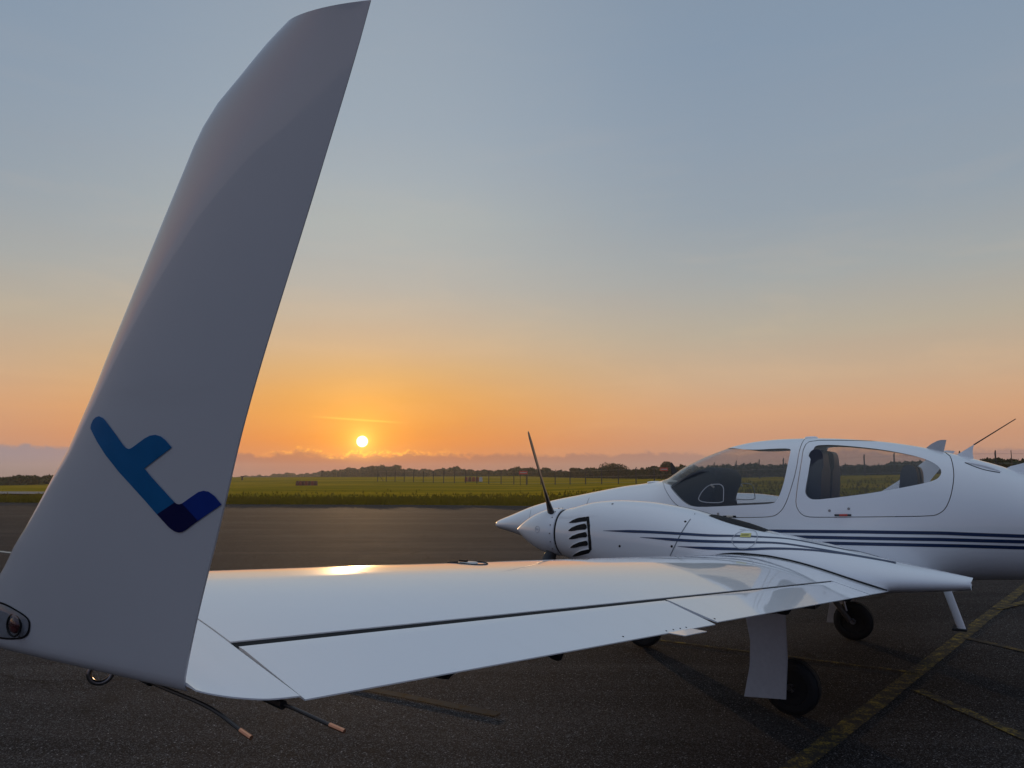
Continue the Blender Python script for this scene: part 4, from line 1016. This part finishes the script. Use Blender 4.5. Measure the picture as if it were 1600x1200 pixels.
def main_gear(s_):
    y = 1.475*s_
    wheel(0.0, y, .193, .15)
    MB().tube([(.10, y - .03*s_, .95), (.115, y - .09*s_, .55), (.12, y - .09*s_, .42)], [.035, .032, .030], 14).build('gear_strut', M['gear'], plane)
    MB().tube([(.16, y - .10*s_, .40), (.02, y - .10*s_, .20)], [.030, .026], 12).build('trailing_arm', M['gear'], plane)
    MB().tube([(.0, y - .12*s_, .193), (.0, y + .02*s_, .193)], .016, 12).build('axle', M['steel'], plane)
    MB().tube([(.13, y - .09*s_, .62), (.05, y - .10*s_, .30)], [.016, .012], 10).build('damper', M['steel'], plane)
    poly = chaikin([(p[0], p[1]) for p in GEAR_DOOR], 1)
    rings = [[(x, s_*(1.63 + o_ + .05*((z-.4)/.3)**2*.25), z) for x, z in GEAR_DOOR] for o_ in (0, .012)]
    dr = MB().rings(rings).build('gear_door', M['greypaint'], plane, True, 40)
    for dx_, dz_ in ((0, 0), (.03, .004), (0, -.03), (.03, -.026)):
        MB().lathe([(0, 0), (0, .006), (.003, .005), (.0035, 0)], (.135 + dx_, s_*1.643, .455 + dz_), (0, s_, 0), 8).build('bolt', M['gap'], dr)
    MB().tube([(.12, y - .02*s_, .46), (.12, 1.63*s_, .46)], .010, 8).build('door_link', M['steel'], dr)
    MB().box((.1, y - .12*s_, .84), (.6, .44, .16)).build('wheel_well', M['black'], plane, False)
main_gear(1); main_gear(-1)
wheel(1.735, 0, .18, .13)
MB().tube([(1.82, 0, .85), (1.77, 0, .42)], [.04, .035], 14).build('nose_strut', M['gear'], plane)
for s_ in (1, -1): MB().tube([(1.78, .02*s_, .45), (1.76, .085*s_, .40), (1.735, .085*s_, .18)], .016, 10).build('nose_fork', M['gear'], plane)
MB().box((1.74, .11, .66), (.42, .012, .24), Matrix.Rotation(R(12), 3, 'X')).build('nose_gear_door', M['greypaint'], plane, False)
MB().box((1.74, -.11, .66), (.42, .012, .24), Matrix.Rotation(R(-12), 3, 'X')).build('nose_gear_door', M['greypaint'], plane, False)
# boarding steps
def step(s_):
    rr = []
    for t in (0, .08, .92, 1):
        c_ = Vector((-.995 - .075*t, s_*(1.24 - .02*t), .93 - .270*t)); rr.append([c_ + Vector((.026*math.cos(k*math.pi/6), .010*math.sin(k*math.pi/6), 0)) for k in range(12)])
    st = MB().rings(rr).build('boarding_step', M['white'], plane)
    MB().box((-1.058, s_*1.19, .655), (.085, .16, .012)).build('step_tread', M['gap'], st, False)
step(1); step(-1)

# --- tail -------------------------------------------------------------------------
def slab(pts_le_te, th, name, mat=None):
    """lofted thin surface: list of (le, te) points"""
    rings = []
    for le, te in pts_le_te:
        le, te = Vector(le), Vector(te); span = (Vector(pts_le_te[-1][0]) - Vector(pts_le_te[0][0])); n_ = (te-le).cross(span).normalized(); r_ = []
        L_ = (te-le).length
        for q in (0, .02, .08, .2, .35, .55, .78, 1): r_.append(le + (te-le)*q + n_*th*L_*(2.2*math.sqrt(q)*(1-q) + .01))
        for q in (1, .78, .55, .35, .2, .08, .02): r_.append(le + (te-le)*q - n_*th*L_*(2.2*math.sqrt(q)*(1-q) + .01))
        rings.append(r_)
    return MB().rings(rings).build(name, mat or M['white'], plane)
slab([((-3.6, 0, 1.35), (-5.0, 0, 1.25)), ((-3.95, 0, 1.60), (-5.02, 0, 1.60)), ((-4.55, 0, 2.40), (-5.15, 0, 2.40))], .045, 'tail_fin')
slab([((-4.35, -1.63, 2.42), (-4.90, -1.63, 2.42)), ((-4.30, 0, 2.43), (-5.15, 0, 2.43)), ((-4.35, 1.63, 2.42), (-4.90, 1.63, 2.42))], .045, 'tailplane')
# dorsal fillet rising from the boom
slab([((-1.36, 0.0, 1.72), (-3.9, 0.0, 1.40)), ((-1.45, 0.0, 1.770), (-3.9, 0.0, 1.56)), ((-1.56, 0, 1.800), (-3.9, 0, 1.64))], .010, 'dorsal_fillet')

# --- mirror the port wing, nacelle, propeller to starboard ---------------------------
def mirror(o, parent, skip=()):
    c_ = o.copy(); C.objects.link(c_); c_.parent = parent
    if parent is plane: c_.scale = (1, -1, 1)
    for ch in list(o.children):
        if ch.name.split('.')[0] not in skip: mirror(ch, c_, skip)
    return c_
for o in list(plane.children):
    if o.name in ('wing', 'inner_wing', 'aileron', 'flap', 'wing_tip', 'winglet', 'nacelle', 'spinner'):
        cc = mirror(o, plane, ('logo_stroke', 'logo_corner', 'logo_foot', 'label_print'))

        if o.name in ('wing', 'aileron', 'flap', 'wing_tip', 'winglet'):      # the far wing sits a little further aft at its tip
            cc.matrix_local = Matrix.Translation((0, -2.05, 1.0)) @ Matrix.Rotation(R(-1.8), 4, 'Z') @ Matrix.Rotation(R(1.5), 4, 'X') @ Matrix.Translation((0, 2.05, -1.0)) @ Matrix.Diagonal((1, -1, 1, 1))
        if o.name == 'spinner':      # the starboard propeller stopped at another angle
            pv = Vector((SX, SY, SZ)); rm = Matrix.Translation(pv) @ Matrix.Rotation(R(STBD_TURN), 4, 'X') @ Matrix.Translation(-pv)
            for ch in cc.children:
                if ch.name.startswith('propeller_blade'): ch.matrix_local = rm
# ----------------------------------------------------------------------------
# FIELD: grass tufts, hedges, trees, fence, marker boards
# ----------------------------------------------------------------------------
def leaf_mat(name, c0, c1):
    mt, t, b = material(name)
    v = t.new('TexCoord').outputs['Object']; n = t.noise(v, 0.9, 4, 0.6); oi = t.new('ObjectInfo').outputs['Random']
    t.put(b.inputs['Base Color'], t.mix(t.m('MULTIPLY_ADD', oi, 0.3, t.m('MULTIPLY', n, 0.8)), c0, c1)); b.inputs['Roughness'].default_value = 1.0; b.inputs['Specular IOR Level'].default_value = 0.0
    return mt
M['leaf'] = leaf_mat('hedge_leaves', (0.022, 0.032, 0.012), (0.060, 0.066, 0.024))
M['tuft'] = leaf_mat('grass_blades', (0.085, 0.075, 0.004), (0.280, 0.190, 0.010))
M['bark'] = simple('bark', (0.05, 0.04, 0.032), 0.9)
rng = np.random.default_rng(11)

def quads(centers, sizes, aspect=1.0, tilt=1.0):
    """randomly turned small leaf faces"""
    n = len(centers); a_ = rng.normal(size=(n, 3)); a_ /= np.linalg.norm(a_, axis=1)[:, None]
    b2 = rng.normal(size=(n, 3)); b2 -= a_*(a_*b2).sum(1)[:, None]; b2 /= np.linalg.norm(b2, axis=1)[:, None]
    s_ = np.asarray(sizes)[:, None]
    P_ = np.stack([centers - a_*s_ - b2*s_*.25, centers + b2*s_*.5, centers + a_*s_ + b2*s_*.1, centers - b2*s_*.55], 1)
    return P_.reshape(-1, 3), np.arange(4*n).reshape(-1, 4)
def np_obj(name, v, f, mat, parent=None):
    me = bpy.data.meshes.new(name); k = f.shape[1]
    me.vertices.add(len(v)); me.vertices.foreach_set('co', np.asarray(v, np.float32).ravel())
    me.loops.add(f.size); me.loops.foreach_set('vertex_index', f.astype(np.int32).ravel())
    me.polygons.add(len(f)); me.polygons.foreach_set('loop_start', np.arange(0, f.size, k, dtype=np.int32)); me.polygons.foreach_set('loop_total', np.full(len(f), k, dtype=np.int32))
    me.update(calc_edges=True); me.materials.append(mat)
    o = bpy.data.objects.new(name, me); C.objects.link(o)
    if parent: o.parent = parent
    return o

# grass tufts thickening the near edge and the bank
cen = []; n = 26000
tx = rng.uniform(-48, 42, n); td = rng.exponential(5.0, n); td = np.where(rng.random(n) < .35, rng.uniform(0, 1.0, n), td)
ty_ = grass_edge(tx) + td
tz = np.array([gz(x, y) for x, y in zip(tx, ty_)])
hh = rng.uniform(.10, .30, n)*(1 + .4*np.sin(tx*1.7)*np.sin(ty_*.9)); dxr = rng.normal(0, .06, n); w_ = rng.uniform(.03, .09, n)
tri = np.stack([np.stack([tx - w_, ty_, tz - .01], 1), np.stack([tx + w_, ty_ + rng.normal(0, .05, n), tz - .01], 1), np.stack([tx + dxr, ty_, tz + hh], 1)], 1).reshape(-1, 3)
tag(np_obj('grass_tufts', tri, np.arange(3*n).reshape(-1, 3), M['tuft']), 'ragged tufts of grass along the edge of the apron', 'grass', kind='stuff')

def at(u, dist):
    """a point of the field: bearing given as tangent, distance ahead in metres"""
    return u*dist, dist
# hedgerows: (bearing tangent, distance, top height above eye level as tangent)
HEDGE_L = [(-.78, 150, -.004), (-.70, 152, -.002), (-.678, 155, -.003), (-.65, 160, .0005), (-.632, 165, .001), (-.618, 170, -.002), (-.60, 190, .000), (-.55, 240, .001), (-.50, 300, .000), (-.45, 400, .001), (-.40, 520, .002), (-.375, 600, .0022), (-.33, 620, .0042), (-.30, 620, .0055), (-.27, 610, .0068), (-.25, 600, .0085), (-.235, 560, .0078)]
HEDGE_M = [(-.25, 430, .0100), (-.225, 430, .0120), (-.205, 430, .0118), (-.185, 425, .0152), (-.165, 420, .0160), (-.145, 420, .0140), (-.125, 400, .0110), (-.10, 380, .0108), (-.085, 360, .0112), (-.072, 350, .0138), (-.055, 340, .0110), (-.035, 320, .0095), (-.01, 290, .0105), (.02, 265, .0118), (.05, 240, .0118)]
HEDGE_R = [(.04, 236, .0100), (.07, 225, .0112), (.09, 215, .0125), (.105, 205, .0118), (.12, 200, .0150), (.15, 190, .0135), (.17, 185, .0125), (.19, 180, .0155), (.22, 172, .0150), (.25, 165, .0165), (.29, 158, .0180), (.34, 150, .0178), (.38, 145, .0180), (.41, 140, .0165), (.44, 136, .0155), (.465, 132, .0178), (.485, 130, .0165), (.51, 127, .0210), (.54, 124, .0205), (.58, 120, .0195), (.62, 117, .0225), (.645, 114, .0250), (.668, 112, .0228), (.70, 110, .0240), (.80, 105, .0230)]
def hedge(pts, name, label, per_m, leaf):
    us, ds, ts = np.array(pts).T; cs_ = []; sz = []
    L_ = sum(math.hypot(us[i+1]*ds[i+1] - us[i]*ds[i], ds[i+1] - ds[i]) for i in range(len(us)-1)); n_ = int(L_*per_m)
    tt = rng.uniform(0, len(us)-1, n_); u_ = np.interp(tt, np.arange(len(us)), us); d_ = np.interp(tt, np.arange(len(us)), ds); h_ = np.interp(tt, np.arange(len(us)), ts)
    d_ = d_ + rng.normal(0, 3.0, n_); h_ = h_ - .0022
    bump = .0008*np.sin(u_*61 + 1.0) + .0008*np.sin(u_*143 + .4) + .0008*np.sin(u_*317) + .0006*np.sin(u_*701 + 2)
    top = 1.68 + (h_ + bump)*d_
    base = np.array([gz(a_*b2, b2) for a_, b2 in zip(u_, d_)])
    f_ = rng.random(n_)**.8; z = base - .4 + (top - base + .4)*f_
    v, f = quads(np.stack([u_*d_, d_ + rng.normal(0, 1.2, n_)*(1.1 - f_), z], 1), rng.uniform(.5, 1.3, n_)*leaf)
    return tag(np_obj(name, v, f, M['leaf']), label, 'hedge', kind='stuff')
hedge(HEDGE_L, 'far_hedgerow', 'low hazy hedgerow on the horizon left of the sun', 60, .85)
hedge(HEDGE_M, 'far_woodland', 'hazy line of woodland on the horizon under the sun', 120, .9)
hedge(HEDGE_R, 'dark_hedgerow', 'dark hedgerow rising behind the aircraft cabin', 190, .45)

# trees that stand out of the hedge line
def tree_parts(seed, h, w):
    r_ = np.random.default_rng(seed); lobes = []
    for _ in range(13):
        a_ = r_.uniform(0, 2*math.pi); q = r_.random()**.6; zz = r_.uniform(.30, .95)
        lobes.append((math.cos(a_)*q*w*.36*(1.15 - zz*.6), math.sin(a_)*q*w*.36*(1.15 - zz*.6), zz*h*.86, r_.uniform(.16, .30)*w*.75*(1.15 - .45*zz)))
    cs_ = []
    for lx, ly, lz, lr in lobes:
        k = int(420*(lr/(w*.2))**2) + 80; d_ = r_.normal(size=(k, 3)); d_ /= np.linalg.norm(d_, axis=1)[:, None]
        cs_.append(np.array([lx, ly, lz]) + d_*lr*(r_.random((k, 1))**.4)*np.array([1, 1, .8]))
    cs_ = np.concatenate(cs_); cs_ = cs_[cs_[:, 2] > .08*h]
    v, f = quads(cs_, r_.uniform(.5, 1.2, len(cs_))*h*.045)
    trunk = MB().tube([(0, 0, -.3), (.01*h, 0, .3*h), (-.01*h, .01*h, .62*h)], [.035*h, .024*h, .008*h], 8)
    for _ in range(5):
        a_ = r_.uniform(0, 6.28); z0 = r_.uniform(.2, .4)*h
        trunk.tube([(0, 0, z0), (.12*w*math.cos(a_), .12*w*math.sin(a_), z0 + .14*h), (.30*w*math.cos(a_), .30*w*math.sin(a_), z0 + .34*h)], [.015*h, .010*h, .003*h], 6)
    return v, f, trunk
for i, (u, dist, tp, wpx, label) in enumerate((
        (-.1525, 410, .0168, .030, 'hazy round tree on the horizon just right of the sun'),
        (-.184, 415, .0158, .022, 'hazy tree on the horizon directly below the sun'),
        (-.072, 345, .0140, .016, 'small round tree rising from the woodland right of the sun'),
        (.133, 186, .0188, .052, 'broad dark tree standing behind the near propeller spinner'),
        (.082, 205, .0132, .024, 'low dark bush between the propeller blade and the broad tree'),
        (.204, 170, .0210, .034, 'dark tree behind the windscreen base and the red sign'),
        (.172, 176, .0140, .026, 'low dark bush between the broad tree and the red sign'),
        (.646, 108, .0255, .036, 'dark bush seen over the tail boom beside a thin pole'),
        (.690, 106, .0250, .040, 'dark bush at the right edge above the tail boom'),
        (-.641, 160, .0016, .040, 'low rounded bush on the horizon left of the winglet'))):
    x, y = at(u, dist); b0 = gz(x, y) - .1; h = 1.68 + tp*dist - b0
    v, f, tk = tree_parts(30+i, h/.97, max(wpx*dist, h*.7)); e_ = empty('tree', (x, y, b0), rng.uniform(0, 6.28))
    np_obj('crown', v, f, M['leaf'], e_); tk.build('trunk', M['bark'], e_)
    tag(e_, label, 'tree', 'trees standing out of the hedge line')

# perimeter fence
fence = empty('perimeter_fence', (-30, 170, 0)); tag(fence, 'thin post and wire perimeter fence crossing the grass field', 'fence')
M['post'] = simple('dark_concrete_post', (0.035, 0.03, 0.028), 0.8)
fp = []; p0 = Vector((-30.0, 170.0)); dirv = Vector((50.5, -55.0)).normalized(); sp = 3.45
for k in range(48):
    p = p0 + dirv*sp*k
    if p.y < float(grass_edge(p.x)) + 8: break
    fp.append(Vector((p.x - p0.x, p.y - p0.y, gz(p.x, p.y))))
post0 = None
for q in fp:
    if post0 is None:
        post0 = MB().tube([(0, 0, -.2), (0, 0, 2.25), (.10, .10, 2.55)], [.085, .08, .06], 6).build('post', M['post'], fence); o = post0
    else:
        o = post0.copy(); C.objects.link(o); o.parent = fence
    o.location = q
MB().tube([fp[0] + Vector((0, 0, 1.9)), fp[0] + Vector((1.4, -.6, 0))], .05, 6).build('brace', M['post'], fence)
for z in (.25, 1.2, 2.2): MB().tube([q + Vector((0, 0, z)) for q in fp], .012, 4).build('wire', M['steel'], fence)
x, y = at(.6585, 96); pz = gz(x, y)
tag(MB().tube([(x, y, pz), (x, y, 1.68 + .0355*y)], [.07, .04], 8).build('pole', M['post'], None), 'thin bare pole rising behind the tail boom at the right', 'pole')
x, y = at(-.3545, 205); pz = gz(x, y)
mk = MB().box((x, y, pz + .45), (.35, .3, .9)).box((x, y, pz + 1.0), (.9, .2, .25)).build('marker_post', M['post'], None, False)
tag(mk, 'small dark marker post in the grass beside the winglet', 'marker')

# striped marker boards on the grass
M['redwhite'] = simple('dull_red_plastic', (0.20, 0.030, 0.022), 0.6)
M['darkred'] = simple('dark_red_plastic', (0.10, 0.020, 0.018), 0.6)
M['whitepl'] = simple('dull_white_plastic', (0.45, 0.45, 0.50), 0.6)
M['signred'] = simple('bright_red_sign', (0.62, 0.07, 0.04), 0.5)
def blocks(u0, u1, dist, h, n_, mats, label):
    x0, y0 = at(u0, dist); x1, _ = at(u1, dist); z = gz((x0+x1)/2, y0); e_ = empty('marker_board', ((x0+x1)/2, y0, z)); w_ = (x1-x0)/n_
    for k in range(n_):
        cx = x0 + w_*(k+.5) - (x0+x1)/2; m_ = MB(); wv = w_*.90
        rings = [[(cx + sx*wv/2*s_, sy*.35*s_, zz) for sx, sy in ((-1, -1), (1, -1), (1, 1), (-1, 1))] for zz, s_ in ((0, 1), (h*.25, .98), (h*.9, .80), (h, .72))]
        m_.rings(rings).build('block', M[mats[k % len(mats)]], e_, False)
    tag(e_, label, 'marker board', 'low red boards in the grass')
blocks(-.2835, -.2555, 135, .80, 7, ('darkred', 'redwhite'), 'long low dark red board in the grass left of the sun')
blocks(-.0625, -.0385, 165, 1.0, 5, ('redwhite', 'darkred', 'redwhite', 'redwhite', 'whitepl'), 'low red board with a pale end in the grass right of the sun')
def sign(u, dist, w_, h, ztop, label):
    x, y = at(u, dist); z = gz(x, y); e_ = empty('red_sign', (x, y, z)); zt = 1.68 + ztop*dist - z
    MB().box((0, 0, zt - h/2), (w_, .08, h)).build('panel', M['signred'], e_, False)
    MB().box((0, -.045, zt - h/2), (w_*.8, .012, h*.25)).build('stripe', M['whitepl'], e_, False)
    for s_ in (-.35, .35): MB().tube([(s_*w_, .05, -.1), (s_*w_, .05, zt - h*.6)], .05, 6).build('leg', M['post'], e_)
    tag(e_, label, 'sign', 'red signs by the fence')
sign(.0148, 130, 1.45, .55, .0084, 'small red sign on legs left of the propeller blade tip root')
sign(.2000, 112, 1.15, .50, .0128, 'small red sign in front of the dark tree by the windscreen')

# ----------------------------------------------------------------------------
# EVENING HAZE over the airfield
# ----------------------------------------------------------------------------
hm = bpy.data.materials.new('haze'); hm.use_nodes = True; ht = NT(hm.node_tree); ht.n.remove(ht.n['Principled BSDF'])
pv_ = ht.new('VolumePrincipled'); pv_.inputs['Color'].default_value = (0.92, 0.90, 0.90, 1); pv_.inputs['Density'].default_value = 0.00034; pv_.inputs['Anisotropy'].default_value = 0.45
ht.l.new(pv_.outputs[0], ht.n['Material Output'].inputs['Volume'])
hz = MB().box((0, 355, 7.5), (2400, 1010, 18)).build('haze', hm, None, False)
tag(hz, 'thin evening haze hanging over the airfield', kind='stuff')
